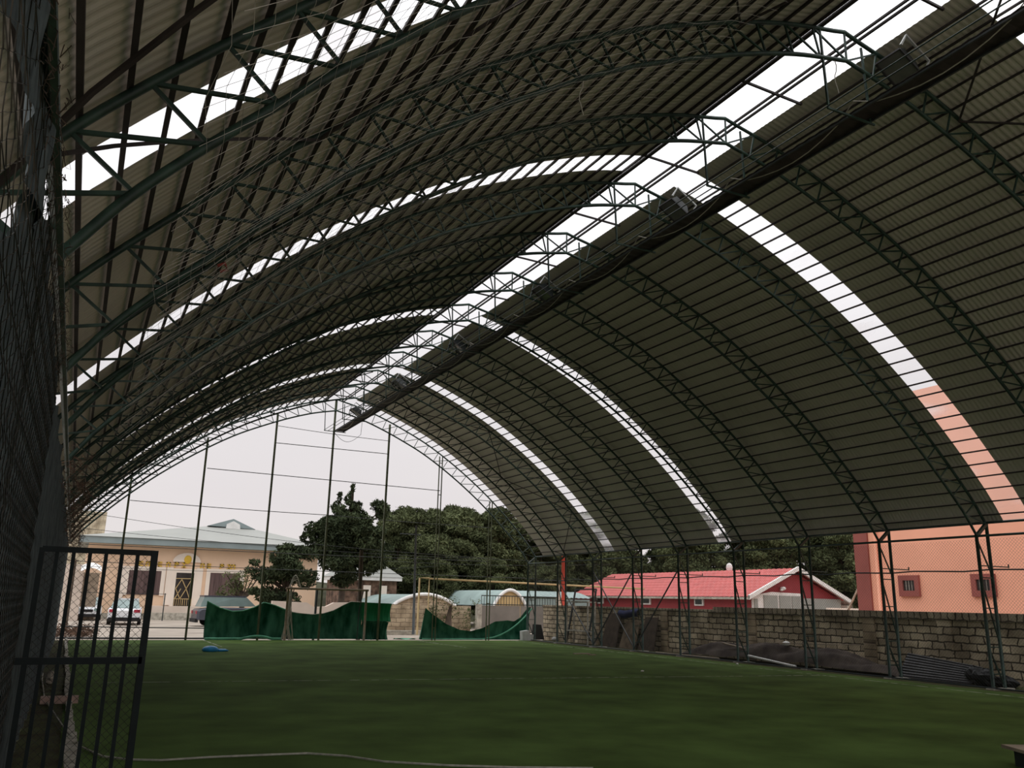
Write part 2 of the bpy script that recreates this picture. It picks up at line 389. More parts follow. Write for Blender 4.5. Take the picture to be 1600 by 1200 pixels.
# wind braces
def brace(Ya, Yb, where):
    for side, nm in ((-1, 'left'), (1, 'right')):
        ss = [.1, 2.45, 4.9, 7.3, 9.7, 11.6] if side > 0 else [.1, 2.0, 4.9, 8.5, 11.4]
        for k in range(len(ss) - 1):
            ya, yb = (Ya, Yb) if k % 2 == 0 else (Yb, Ya)
            o = MB().tube([at(.43, ss[k] + (ss[k + 1] - ss[k]) * j / 6, side, ya + (yb - ya) * j / 6) for j in range(7)], .019, 4).build('wind_brace', m_purlin)
            tag(o, 'diagonal steel wind brace under the %s roof slope, %s down from the ridge, %s' % (nm, ORD[k], where), 'brace', 'diagonal roof braces')
tag(MB().tube([at(.43, 11.75 - 6.5 * j / 10, -1, 4.8 - 2.7 * j / 10) for j in range(11)], .019, 4).build('wind_brace', m_purlin), 'long steel wind brace nearest the camera, at the top left', 'brace')
brace(4.9, 7.6, 'near end'); brace(29.75, 32.6, 'far end')

# ------------------------------------------------------------------ lattice columns
def make_column(Y, side):
    xi = XC + side * 9.45 - (.14 if side < 0 else 0); xo = xi + side * .40
    t = thing('lattice_column', '', 'column', (xi, Y, 0), 'lattice columns of the %s side' % ('right' if side > 0 else 'left'))
    MB().tube([(xi, Y, -.05), (xi, Y, 3.4)], .04, 8).build('leg', m_green, t, True)
    MB().tube([(xo, Y, -.05), (xo, Y, 3.70)], .04, 8).build('leg', m_green, t, True)
    MB().bar((xi, Y, 3.37), (xo, Y, 3.68), .07).build('head_strut', m_green, t)
    for z in (.32, .9, 1.75, 2.43): MB().bar((xi, Y, z), (xo, Y, z), .025).build('rung', m_green, t)
    for za, zb in ((3.3, 2.5), (2.4, .95), (.88, .05)): MB().bar((xi, Y, za), (xo, Y, zb), .028).build('diagonal', m_green, t)
    MB().bar((xi, Y, 2.70), (xi + side * 1.05, Y, 2.70), .025).bar((xi + side * 1.04, Y, 2.68), (xi + side * 1.04, Y, 2.77), .022).build('side_bracket', m_green, t)
    MB().box((xi - .12, Y - .1, -.05), (xi + .5 * side + .1, Y + .1, .02)).build('footing', m_conc, t)
    return t
cols = [Y for Y in TY if Y > 7]
for side in (1, -1):
    c0 = make_column(TY[-1], side)
    if side > 0: c0['label'] = 'dark green lattice column at the far right corner beside the green tarpaulin'
    else: c0['label'] = 'dark green lattice column at the far left corner behind the open gate'
    for i, Y in enumerate(TY[:-1]):
        if Y < (7 if side > 0 else 4): continue
        c = copy_tree(c0); c.location = (c0.location[0], Y, 0); n = len(TY) - 1 - i
        c['label'] = 'dark green lattice column on the %s side, %s in front of the far corner column' % ('right' if side > 0 else 'left', ORD[n - 1])
# rails along the sides
for side, nm in ((1, 'right'), (-1, 'left')):
    x = XC + side * 9.45; xo = XC + side * 9.85
    y0 = 6 if side > 0 else -.5
    tag(MB().tube([(x, y0, 3.37), (x, 35.4, 3.37)], .028 if side > 0 else .03, 6).build('eave_rail', m_green), 'dark green rail joining the inner column heads on the %s side' % nm, 'rail')
    tag(MB().tube([(xo, y0, 3.70), (xo, 35.4, 3.70)], .03, 6).build('eave_rail', m_green), 'dark rail at the roof edge over the outer column heads, %s side' % nm, 'rail')
pts = [(19.0, 6 + i * .7, 2.61 + .02 * math.sin(i * 2.1) - .0) for i in range(43)]
tag(MB().tube(pts, .018, 5).build('twisted_cable', m_dark), 'dark twisted cable strung along the right columns above the stone wall', 'cable')
for k, (ya, yb, za, zb) in enumerate(((24.2, 26.95, 2.9, .1), (26.95, 29.75, .1, 2.9), (26.95, 29.75, 2.9, .1), (29.75, 32.6, .1, 2.6))):
    o = MB().bar((18.62, ya, za), (18.62, yb, zb), .035).build('brace_rod', m_dark)
    tag(o, 'long dark diagonal rod between far right columns, %s from the near side' % ORD[k], 'brace', 'diagonal rods between right columns')
ch = diag_mesh(MB(), (18.56, 8, .05), (0, 1, 0), (0, 0, 1), 27.2, 3.25, .055, .0022)
o = ch.build('chain_link_fence', m_wire); tag(o, 'thin chain link mesh strung along the inside of the right columns', 'fence')
# low dark edge rail of right side
tag(MB().tube([(18.55, 8, .03), (18.55, 35.2, .03)], .02, 5).build('edge_pipe', m_dark), 'dark pipe lying along the foot of the right mesh fence', 'pipe')

# ------------------------------------------------------------------ hangers, catwalk, lights, cable
hg = thing('u_hanger', '', 'hanger', (XC, TY[-1], 8.5), 'u shaped hangers below the ridge')
Yg = TY[-1]
MB().bar((8.64, Yg, 9.88), (8.70, Yg, 8.55), .028).build('rod', m_green, hg)
MB().bar((9.48, Yg, 9.80), (9.54, Yg, 8.55), .028).build('rod', m_green, hg)
MB().bar((8.68, Yg, 8.55), (9.62, Yg, 8.55), .028).build('cross_rod', m_green, hg)
hg['label'] = 'green steel U hanger below the ridge at the far gable'
for i, Y in enumerate(TY[2:-1]):
    h = copy_tree(hg); h.location = (XC, Y, 8.5); h['label'] = 'green steel U hanger below the ridge, %s in front of the far gable' % ORD[len(TY) - 4 - i]
cw = thing('catwalk', 'long dark plank catwalk hung below the right of the ridge', 'catwalk', (9.37, 16, 8.6))
nn = 330
bd = MB()
V = []; fs = []
for i in range(nn + 1):
    y = -1 + 36.6 * i / nn; z = 8.62 + .014 * (i % 2)
    V += [(9.17, y, z), (9.58, y, z), (9.58, y, z + .012), (9.17, y, z + .012)]
for i in range(nn):
    b = 4 * i
    for j in range(4): fs.append((b + j, b + (j + 1) % 4, b + 4 + (j + 1) % 4, b + 4 + j))
bd.add(V, fs).build('deck', m_purlin, cw)
for x in (9.19, 9.56): MB().bar((x, -1, 8.60), (x, 35.6, 8.60), .03).build('edge_rail', m_dark, cw)
for x, w in ((8.68, 'left'), (8.86, 'right')):
    tag(MB().tube([(x, 2, 8.575), (x, 35.4, 8.575)], .011, 5).build('guide_wire', m_green), 'thin straight wire resting on the U hangers, %s of the pair' % w, 'wire')
pts = []
for a, b in zip(TY[2:-1], TY[3:]):
    for k in range(8):
        f = k / 8; pts.append((9.22 + .1 * math.sin(f * math.pi), a + (b - a) * f, 8.72 - .22 * math.sin(f * math.pi) + (.1 if k == 0 else 0)))
tag(MB().tube(pts, .009, 5).build('power_cable', m_rope), 'pale power cable sagging from truss to truss under the ridge', 'cable')
def make_light(Y):
    t = thing('floodlight', '', 'floodlight', (9.95, Y - .28, 9.3), 'floodlights under the ridge'); x, y, z = 9.95, Y - .28, 9.5
    # reflector: tapered box opening to lower left
    def T(p):
        a = math.radians(32); px, py, pz = p
        return (x + px * math.cos(a) + pz * math.sin(a), y + py, z - px * math.sin(a) * -1 * -1 + pz * math.cos(a))
    q = [(-.24, -.2, -.08), (.24, -.2, -.08), (.24, .2, -.08), (-.24, .2, -.08), (-.15, -.13, .12), (.15, -.13, .12), (.15, .13, .12), (-.15, .13, .12)]
    MB().add([T(p) for p in q], [(4, 5, 6, 7), (0, 1, 5, 4), (1, 2, 6, 5), (2, 3, 7, 6), (3, 0, 4, 7)]).build('housing', m_dark, t)
    q = [(-.25, -.21, -.10), (.25, -.21, -.10), (.25, .21, -.10), (-.25, .21, -.10)]; mb = MB()
    for i in range(4): mb.bar(T(q[i]), T(q[(i + 1) % 4]), .025)
    mb.build('frame', m_corr, t)
    MB().add([T(p) for p in [(-.24, -.2, -.09), (.24, -.2, -.09), (.24, .2, -.09), (-.24, .2, -.09)]], [(0, 1, 2, 3)]).build('lens', m_lens, t)
    MB().tube([T((-.27, -.23, -.05)), T((-.27, -.23, .2)), T((.27, -.23, .2)), T((.27, -.23, -.05))], .022, 4).build('yoke', m_lamp, t)
    MB().ball(T((.36, -.1, .02)), (.05, .08, .04)).bar(T((.27, -.23, .0)), T((.4, -.1, .02)), .03).build('ballast_box', m_lamp, t)
    MB().bar(T((0, -.1, .12)), (x + .05, Y, 9.78), .025).build('bracket', m_green, t)
    return t
lt = make_light(35.35); lt['label'] = 'grey floodlight fixed at the far gable truss near the catwalk end'
for i, Y in enumerate([7.6, 13.0, 18.55, 24.2, 29.75]):
    l = copy_tree(lt); l.location = (9.95, Y - .28, 9.3); l['label'] = 'grey box floodlight beside the catwalk, %s from the camera' % ORD[i]

# ------------------------------------------------------------------ gable posts and wires
gp = [(1.45, 6.0), (4.05, 7.75), (6.7, 9.1), (9.12, 9.95), (11.6, 9.15), (14.1, 7.95), (16.65, 6.1)]
gcs = 'leftmost,second from left,third from left,middle,third from right,second from right,rightmost'.split(',')
for (x, z), w in zip(gp, gcs):
    if x < 13:
        t = MB().bar((x, 35.42, -.05), (x, 35.42, z), .075).build('gable_post', m_gpost, None)
        tag(t, 'tall slim olive green post in the far gable, %s of seven' % w, 'post', 'posts of the far gable')
    else:
        t = thing('gable_post', 'tall slim twin bar post in the far gable, %s of seven' % w, 'post', (x, 35.42, 0), 'posts of the far gable')
        for dx in (-.07, .07): MB().bar((x + dx, 35.42, -.05), (x + dx, 35.42, z), .04).build('post_bar', m_gpost, t)
        for k in range(6): MB().bar((x - .07, 35.42, .5 + k * (z - .8) / 5), (x + .07, 35.42, .5 + k * (z - .8) / 5), .03).build('spacer', m_gpost, t)
gw = [((6.75, 8.54), (11.64, 8.4), .012, 'topmost, just under the ridge'), ((6.74, 7.82), (11.62, 7.82), .016, 'second from the top'), ((4.14, 6.53), (14.1, 6.40), .016, 'third from the top, widest'),
      ((1.5, 5.07), (9.12, 5.0), .014, 'over the peach building roof'), ((9.12, 5.0), (16.6, 4.9), .012, 'in front of the tree tops'), ((.2, 3.37), (16.6, 3.40), .012, 'level with the eaves'), ((.0, 2.75), (19, 2.72), .012, 'crossing the shop sign'),
      ((-.2, .45), (4.7, .42), .02, 'low over the grass edge'), ((-.3, .05), (4.8, .05), .03, 'lying at the grass edge')]
for a, b, r, w in gw:
    n = 12; sg = .0 if r > .014 else .03
    pts = [(a[0] + (b[0] - a[0]) * i / n, 35.38, a[1] + (b[1] - a[1]) * i / n - sg * math.sin(math.pi * i / n)) for i in range(n + 1)]
    tag(MB().tube(pts, r, 5).build('gable_rail', m_dark), 'thin dark horizontal rail of the far gable, %s' % w, 'rail', 'horizontal rails of the far gable')
# outside overhead wires
ow = [((-2, 46, 5.6), (22, 46, 4.1), 'longest, sloping down to the right'), ((-4, 48, 5.0), (26, 48, 4.2), 'middle one'), ((10, 52, 4.2), (34, 52, 4.4), 'in front of the pines'), ((0, 55, 3.1), (20, 50, 3.7), 'lowest, along the peach building')]
for a, b, w in ow:
    a = np.array(a, float); b = np.array(b, float)
    pts = [a + (b - a) * i / 16 - np.array([0, 0, .35 * math.sin(math.pi * i / 16)]) for i in range(17)]
    tag(MB().tube(pts, .014, 4).build('overhead_wire', m_dark), 'thin overhead wire beyond the far gable, %s' % w, 'wire', 'overhead wires beyond the gable')
tag(MB().tube([(9.1 + 1.2 * t, 35.4, 8.55 - .38 * math.sin(math.pi * t)) for t in [i / 14 for i in range(15)]] + [(10.32, 35.38, 9.15)], .010, 4).build('loose_cable', m_dark), 'loose cable hanging in a shallow loop below the catwalk end', 'cable')

# ------------------------------------------------------------------ ground debris of the right side (worn sheets, tarps, frames)
# stone wall
w = thing('stone_wall', 'long rough limestone block wall with cap stones beyond the right columns', 'wall', (20, 20, 0))
MB().box((19.95, 4, -.1), (20.2, 36.3, 1.44)).build('blockwork', m_brick, w)
MB().box((19.88, 4, 1.44), (20.27, 24.0, 1.64)).build('coping', m_cap, w)
MB().box((19.90, 24.0, 1.44), (20.25, 36.3, 1.55)).build('coping', m_cap, w)
for k in range(13): MB().box((19.90, 5.5 + k * 2.35, -.1), (19.96, 5.9 + k * 2.35, 1.44)).build('pilaster', m_brickb if k % 2 else m_brick, w)
# brown tarp heap
def heap(nu, nv, fn): return MB().grid(fn, nu, nv)
def h1(u, v):
    y = 15.9 + u * 9.3; x = 19.08 + v * .78
    z = (.62 * (1 - (2 * u - 1.0) ** 2) ** .6 + .10 * math.sin(u * 23 + v * 4) + .06 * math.sin(v * 17 + u * 41)) * math.sin(math.pi * min(1, v * .9 + .04)) ** .7 if 0 < u < 1 else 0
    return (x, y, max(-.02, z * .85))
tag(heap(60, 14, h1).build('tarp_heap', m_debris, None, True), 'long low heap of dark brown tarpaulin at the foot of the stone wall', 'tarpaulin')
# corrugated sheets leaning
def h2(u, v):
    y = 15.95 - u * 2.05; z0 = .02 - .0 * u; zt = .60 - .20 * u
    z = z0 + (zt - z0) * v; x = 19.12 + .45 * v + .014 * math.sin(v * 2 * math.pi * 9)
    return (x, y, z)
tag(MB().grid(h2, 20, 108).build('corrugated_sheet', m_corr, None, True), 'dark corrugated metal sheet propped lengthwise against the stone wall', 'sheet')
mb = MB(); mb.ball((19.25, 13.65, .16), (.22, .3, .22), 12, 8, .35).ball((19.35, 13.2, .1), (.2, .3, .15), 12, 8, .35).ball((19.3, 13.95, .22), (.16, .2, .2), 12, 8, .35)
tag(mb.build('rubbish_sack', m_black), 'black rubbish heap between corrugated sheet and nearest right column', 'rubbish')
for k, (a, b, r, m, lab, nm) in enumerate([
    ((18.7, 21.0, .22), (18.85, 19.2, .03), .035, m_white, 'whitish pipe lying at the grass edge by the brown heap', 'pipe'),
    ((19.0, 20.5, .62), (19.5, 17.4, .72), .012, m_wood, 'thin stick lying across the top of the brown heap', 'stick'),
    ((18.75, 25.8, .03), (18.9, 22.6, .03), .03, m_wood, 'long pale timber lying at the far end of the brown heap', 'timber'),
    ((19.32, 22.9, .50), (19.22, 21.7, .38), .03, m_wood, 'short pale timber poking from the brown heap', 'timber')]):
    tag(MB().tube([a, b], r, 6).build(nm, m), lab, nm)
tag(MB().ball((19.4, 20.1, .62), (.12, .12, .07), 10, 6, .2).build('plastic_tub', m_white, None, True), 'white plastic tub on top of the brown heap', 'tub')
# metal rack near far right
t = thing('metal_rack', 'pale grey metal table frame standing between far right columns', 'rack', (19.4, 32.0, 0))
for y in (31.2, 32.9):
    for x in (19.25, 19.6): MB().bar((x, y, 0), (x, y, 1.72), .05).build('leg', m_conc, t)
MB().box((19.22, 31.15, 1.68), (19.63, 32.95, 1.74)).build('top', m_conc, t)
MB().box((19.22, 31.15, .50), (19.63, 32.95, .55)).build('shelf', m_conc, t)
t = thing('door_frame', 'tall dark metal door frame leaning behind the far right columns', 'frame', (19.7, 32.2, 0))
for y in (31.4, 33.1): MB().bar((19.35, y, 0), (19.8, y, 2.25), .06).build('stile', m_dark, t)
MB().bar((19.8, 31.4, 2.25), (19.8, 33.1, 2.25), .06).build('head', m_dark, t)
t = MB().grid(lambda u, v: (19.85 - .10 * math.sin(v * 3.14) + .02 * math.sin(u * 20), 28.4 + 1.35 * u, 1.46 - .30 * v + .04 * math.sin(u * 5 + 1)), 16, 6).build('navy_cloth', m_navy, None, True)
tag(t, 'dark navy cloth hung over the top of the stone wall', 'cloth')
for k, (y0, y1, z) in enumerate(((27.0, 28.0, 1.2), (28.2, 29.3, 1.0), (29.5, 30.6, 1.3))):
    t = MB().add([(19.5, y0, 0), (19.5, y1, 0), (19.82, y1 - .1, z), (19.82, y0 + .1, z), (19.54, y0, 0), (19.54, y1, 0), (19.86, y1 - .1, z), (19.86, y0 + .1, z)],
                 [(0, 1, 2, 3), (7, 6, 5, 4), (0, 4, 5, 1), (1, 5, 6, 2), (2, 6, 7, 3), (3, 7, 4, 0)]).build('leaning_board', [m_bark, m_brownw, m_bark][k])
    tag(t, ['dark wooden board leaning on the stone wall, nearest of three', 'rust stained board leaning on the stone wall, middle of three', 'dark brown board leaning on the stone wall, farthest of three'][k], 'board', 'boards leaning on the stone wall')
t = MB().add([(19.15, 35.8, 0), (19.75, 35.8, 0), (19.6, 35.85, .66), (19.2, 35.85, .68), (19.15, 35.95, 0), (19.75, 35.95, 0), (19.6, 35.95, .66), (19.2, 35.95, .68)],
             [(0, 1, 2, 3), (7, 6, 5, 4), (0, 4, 5, 1), (1, 5, 6, 2), (2, 6, 7, 3), (3, 7, 4, 0)]).build('dark_board', m_black)
tag(t, 'dark board standing at the far right corner column', 'board')
mb = MB().prism([(18.12, 0), (18.66, .0), (18.68, .26), (18.50, .28), (18.42, .44), (18.10, .40)], 34.85, 35.1)
tag(mb.build('white_sack', m_bag), 'white plastic sack sitting in front of the right green tarpaulin', 'sack')
tag(MB().ball((19.6, 34.6, .08), (.14, .1, .10), 10, 6, .2).build('white_bag', m_bag, None, True), 'small white bag on the ground right of the far corner column', 'bag')
# thing on pitch
mb = MB().ball((3.95, 28.0, .06), (.24, .22, .11), 12, 8, .15).ball((4.28, 28.05, .03), (.22, .12, .05), 10, 6, .2)
tag(mb.build('blue_plastic_bag', m_blue, None, True), 'crumpled bright blue plastic bag lying on the grass', 'bag')
tag(MB().box((15.3, 25.6, 0), (15.9, 25.75, .03)).box((15.5, 25.0, 0), (15.75, 25.12, .03)).build('wood_scrap', m_wood), 'pale wood scraps on the grass near the far right columns', 'wood')
for x, y, lab in ((13.3, 18.9, 'tiny white scrap of litter on the grass near the halfway line'), (1.9, 32.5, 'small white scrap of litter on the far left grass'), (17.9, 20.6, 'white litter scrap at the grass edge by the fourth right column')):
    tag(MB().ball((x, y, .015), (.05, .04, .02), 8, 5, .3).build('litter_scrap', m_white), lab, 'litter')
# bench bottom right
t = thing('low_bench', 'low wooden bench on the grass at the bottom right corner', 'bench', (9.5, 6.1, 0))
q = [(9.66, 6.74), (9.12, 5.55), (9.40, 5.42), (9.94, 6.61)]
MB().add([(x, y, .17) for x, y in q] + [(x, y, .205) for x, y in q], [(0, 1, 2, 3), (7, 6, 5, 4), (0, 4, 5, 1), (1, 5, 6, 2), (2, 6, 7, 3), (3, 7, 4, 0)]).build('seat', m_wood, t)
for x, y in ((9.70, 6.50), (9.28, 5.6)): MB().box((x - .06, y - .05, 0), (x + .12, y + .08, .17)).build('leg', m_dark, t)

# ------------------------------------------------------------------ goal
g = thing('football_goal', 'small football goal with peeling beige frame at the far end', 'goal', (9.2, 34.9, 0))
for x, n_ in ((7.62, 0), (10.82, 1)): MB().tube([(x, 34.8, 0), (x, 34.8, 2.0)], .045, 8).build('goal_post', m_rust, g, True)
MB().tube([(7.52, 34.8, 1.98), (10.9, 34.8, 1.98)], .045, 8).build('crossbar', m_rust, g, True)
for x in (7.85, 10.7): MB().tube([(x, 34.85, 1.95), (x, 35.3, 1.2), (x, 35.35, .02)], .02, 5).build('back_stay', m_dark, g)
nb = MB()
for k in range(26):
    a = random.random() * 6.28; x = 7.78 + .1 * math.cos(a); yy = 34.9 + .08 * math.sin(a); pts = []
    for j in range(9):
        f = j / 8; w = .03 + .17 * f ** 2
        pts.append((7.76 + w * math.cos(a + f * 2) * 1.2, 34.93 + w * math.sin(a + f * 2), 2.05 - 2.03 * f))
    nb.tube(pts, .010, 4)
for k in range(7):
    pts = [(7.66 + .45 * f, 34.86 + .03 * math.sin(f * 9 + k), 2.0 + (.30 + .03 * k) * math.sin(math.pi * f) + .05 * math.sin(7 * f + k)) for f in [i / 12 for i in range(13)]]
    nb.tube(pts, .014, 4)
tag(nb.build('goal_net', m_rope), 'bunched pale goal net tied to the left goal post', 'net')

# ------------------------------------------------------------------ tarpaulins
def lerp(tab, u):
    return np.interp(u, [a for a, b in tab], [b for a, b in tab])
def tarp(x0, x1, top, bot, Y, fold, side_in=0, nu=90, nv=22):
    def fn(u, v):
        zt = lerp(top, u); zb = lerp(bot, u); z = zt + (zb - zt) * v
        yy = Y + 1.8 * fold * (math.sin(u * 31 + 2 * math.sin(u * 9)) * .5 + .5 * math.sin(u * 57 + 3 * v)) * (.3 + v) + .15 * math.sin(math.pi * v)
        return (x0 + (x1 - x0) * u + side_in * v * (1 - u), yy, z)
    return MB().grid(fn, nu, nv), fn
topA = [(0, 1.42), (.12, 1.16), (.22, 1.06), (.32, 1.10), (.42, 1.25), (.50, 1.40), (.6, 1.35), (.7, 1.22), (.8, 1.12), (.88, 1.07), (1.0, 1.04)]
t = thing('green_tarpaulin', 'sagging dark green tarpaulin tied left of the goal', 'tarpaulin', (6.6, 35.5, 0))
mbA, fA = tarp(4.72, 8.0, [(0, 1.42), (.15, 1.18), (.3, 1.05), (.42, 1.08), (.55, 1.22), (.66, 1.42), (.8, 1.30), (.92, 1.15), (1, 1.08)], [(0, .02), (1, .02)], 35.62, .03)
mbA.build('sheet', m_netdirty, t, True)
MB().tube([np.array(fA(i / 40, 0)) + np.array([0, -.02, .0]) for i in range(41)], .025, 5).build('top_hem', m_hem, t)
MB().tube([(4.72 + 2.9 * i / 30, 35.22 + .05 * math.sin(i), .04 + .10 * max(0, math.sin((i - 14) / 12 * 3.14)) * (14 < i < 26)) for i in range(31)], .05, 6).build('rolled_foot', m_hem, t)
t = thing('green_tarpaulin', 'wide dark green tarpaulin sagging behind the goal mouth', 'tarpaulin', (10, 35.5, 0))
mbB, fB = tarp(7.95, 11.0, [(0, 1.08), (.12, 1.02), (.3, .98), (.45, 1.03), (.58, 1.15), (.72, 1.38), (.82, 1.52), (1, 1.50)], [(0, .02), (1, .02)], 35.68, .03)
mbB.build('sheet', m_netdirty, t, True)
MB().tube([np.array(fB(i / 40, 0)) + np.array([0, -.02, 0]) for i in range(41)], .015, 5).build('top_rope', m_rope, t)
t = thing('green_tarpaulin', 'bright green tarpaulin end flap right of the goal', 'tarpaulin', (11.6, 35.5, 0))
mbC, fC = tarp(10.95, 12.22, [(0, 1.50), (1, 1.47)], [(0, .70), (1, .73)], 35.62, .015, 0, 40, 10)
mbC.build('sheet', m_netgreen, t, True)
mbD, fD = tarp(10.95, 12.1, [(0, .75), (.85, .75), (1, .70)], [(0, .0), (1, .0)], 35.56, .05, 0, 40, 10); mbD.build('lower_sheet', m_netdirty, t, True)
t = thing('green_tarpaulin', 'deeply sagging green tarpaulin strung from peak to right corner column', 'tarpaulin', (16.3, 35.5, 0))
mbE, fE = tarp(13.6, 18.95, [(0, .05), (.015, .6), (.03, 1.34), (.10, 1.05), (.22, .66), (.34, .42), (.44, .36), (.55, .50), (.66, .78), (.78, .84), (.84, .80), (.9, .98), (.97, 1.42), (1, 1.45)], [(0, .0), (1, .0)], 35.68, .03)
mbE.build('sheet', m_netdirty, t, True)
pts = [(13.65 + 5.3 * f, 35.56, .03 + (0 if f < .5 else 1.35 * ((f - .5) / .5) ** 2.2)) for f in [i / 30 for i in range(31)]]
MB().tube(pts, .035, 5).build('rolled_hem', m_hem, t)
tag(MB().grid(lambda u, v: (12.3 + .9 * u, 35.15 + .35 * v, .05 + .03 * math.sin(u * 9 + v * 4)), 12, 5).build('tarpaulin_scrap', m_hem, None, True), 'pale green scrap of tarpaulin on the ground between the two tarpaulins', 'tarpaulin')

# ------------------------------------------------------------------ left fence with shade net, gate
lf = thing('side_fence', 'tall rusty chain link fence right beside the camera on the left', 'fence', (-.32, 4, 0))
mb = MB(); cell = .036
Ya, Yb, Zt = 1.3, 7.2, 3.36
nw = int((Yb - Ya) / (2 * cell))
for i in range(nw):
    y0 = Ya + i * 2 * cell; pts = []
    nz_ = int(Zt / (cell * 1.15))
    for j in range(nz_ + 1):
        s = 1 if ((i + j) % 2) else -1
        pts.append((-.300 + .004 * (1 if j % 4 < 2 else -1), y0 + s * (cell + .003), j * cell * 1.15))
        if j % 2 == 0 and i % 2: pass
    mb.tube(pts, .0022, 3, caps=False)
mb.build('chain_link', m_wire, lf)
for y in (1.2, 4.4, 7.25): MB().tube([(-.34, y, -.02), (-.34, y, 3.38)], .025, 8).build('fence_post', m_dark, lf, True)
MB().tube([(-.30, .6, 3.37), (-.30, 7.3, 3.37)], .02, 8).build('top_rail', m_rust, lf, True)
def shade(y0, y1, z0, ztf, amp, xb, nu, nv, ph):
    def fn(u, v):
        y = y0 + (y1 - y0) * u; zt = ztf(y); z = z0 + (zt - z0) * v
        x = xb + amp * (.55 * math.sin(y * 7.3 + ph + .8 * math.sin(z * 2)) + .35 * math.sin(y * 17 + 1.7 * z + ph) + .2 * math.sin(y * 31 + 5 * math.sin(z * 3)))
        return (x, y, z)
    return MB().grid(fn, nu, nv)
# lower curtain, with a ragged gap under the rail near the camera
def ztop(y):
    if y < 3.0: return 2.62 + .05 * math.sin(y * 11) + .05 * (y - 1)
    if y < 3.6: return 2.75 + (y - 3.0) * .9
    return 3.3 + .03 * math.sin(y * 13)
sn = shade(1.25, 7.3, .0, ztop, .028, -.335, 170, 40, .3).build('shade_net', m_fabric, None, True, (-.33, 4, 0))
tag(sn, 'dark grey green shade net hanging in folds on the near left fence', 'shade net')
sn2 = shade(1.25, 3.7, 3.02, lambda y: 3.40, .03, -.315, 60, 8, 1.9).build('shade_net', m_fabric, None, True, (-.33, 2.4, 3.0))
tag(sn2, 'dark strip of shade net bunched under the top rail of the near left fence', 'shade net')
sn3 = shade(7.3, 35.2, .0, lambda y: 3.25 + .05 * math.sin(y * 3), .03, -.35, 340, 14, 2.2).build('shade_net', m_fabric, None, True, (-.33, 20, 0))
tag(sn3, 'dark shade net running along the left side beyond the open gate', 'shade net')
# torn rags and dry creeper along the top of the fence
rg = MB()
for k in range(260):
    y = 1.4 + 6 * random.random() ** 1.3; z = 3.38 - .25 * random.random() ** 2 ; x = -.29 + random.uniform(-.03, .05)
    pts = [(x + random.uniform(-.012, .012) * j, y + random.uniform(-.02, .02) * j, z - .03 * j * random.random()) for j in range(4)]
    rg.tube(pts, random.choice((.001, .002)), 3)
tag(rg.build('dry_creeper', m_bark), 'tangle of dry brown creeper and rags along the left fence top', 'creeper', None, 'stuff')
rg = MB()
for k in range(500):
    y = 12 + 23 * random.random(); z = 3.0 + .6 * random.random(); x = -.25 + random.uniform(-.15, .3)
    pts = [(x + random.uniform(-.06, .06) * j, y + random.uniform(-.1, .1) * j, z - .08 * j * random.random()) for j in range(4)]
    rg.tube(pts, .004, 3)
tag(rg.build('dry_creeper', m_brown), 'brown dry creeper tangled over the far left eave', 'creeper', None, 'stuff')

gt = thing('metal_gate', 'open dark green barred gate with chain link mesh at the lower left', 'gate', (-.25, 7.6, 0))
X0, X1, GY = -.25, .56, 7.6
MB().bar((X0, GY, .03), (X0, GY, 1.98), .04).build('hinge_stile', m_gate, gt)
MB().bar((X1, GY, .03), (X1, GY, 1.99), .05).build('latch_stile', m_gate, gt)
for z, n_ in ((1.97, 'top_rail'), (1.14, 'middle_rail'), (.05, 'bottom_rail')): MB().bar((X0 - (.1 if n_ == 'middle_rail' else 0), GY, z), (X1, GY, z), .042 if z > 1.5 else .05).build(n_, m_gate, gt)
for k in range(1, 7): MB().bar((X0 + (X1 - X0) * k / 7 - .01, GY, .05), (X0 + (X1 - X0) * k / 7 - .01, GY, 1.96), .028).build('bar', m_gate, gt)
diag_mesh(MB(), (X0, GY + .03, .06), (1, 0, 0), (0, 0, 1), X1 - X0, 1.9, .042, .0019, 4).build('chain_link', m_wire, gt)

# rope, brick, stone at the left edge
pts2 = [(-.32, 20.8), (-.30, 19.3), (-.17, 15.9), (.12, 12.35), (.19, 11.7), (.31, 10.95), (.5, 10.27), (.73, 10.0), (1.02, 9.86), (1.51, 9.88), (1.96, 9.84), (2.49, 9.78), (2.83, 9.5), (3.11, 9.05), (3.66, 8.63), (4.23, 8.32), (5, 8.0)]
tag(MB().tube([(x, y, .02 + (.03 if .0 < x < .3 else 0)) for x, y in pts2], .011, 5).build('white_rope', m_rope), 'thin white rope snaking over the near grass and past the gate', 'rope')
tag(MB().box((-.22, 15.3, 0), (.30, 15.5, .10)).build('pale_plank', mat('pinkish_plank', (.42, .29, .24), .9, 0, .2, 8, .3)), 'pinkish plank lying across the left kerb behind the gate', 'plank')
tag(MB().ball((-.17, 18.7, .1), (.10, .16, .13), 9, 6, .3).build('pale_stone', m_conc), 'pale rounded stone on the earth beside the left kerb', 'stone')
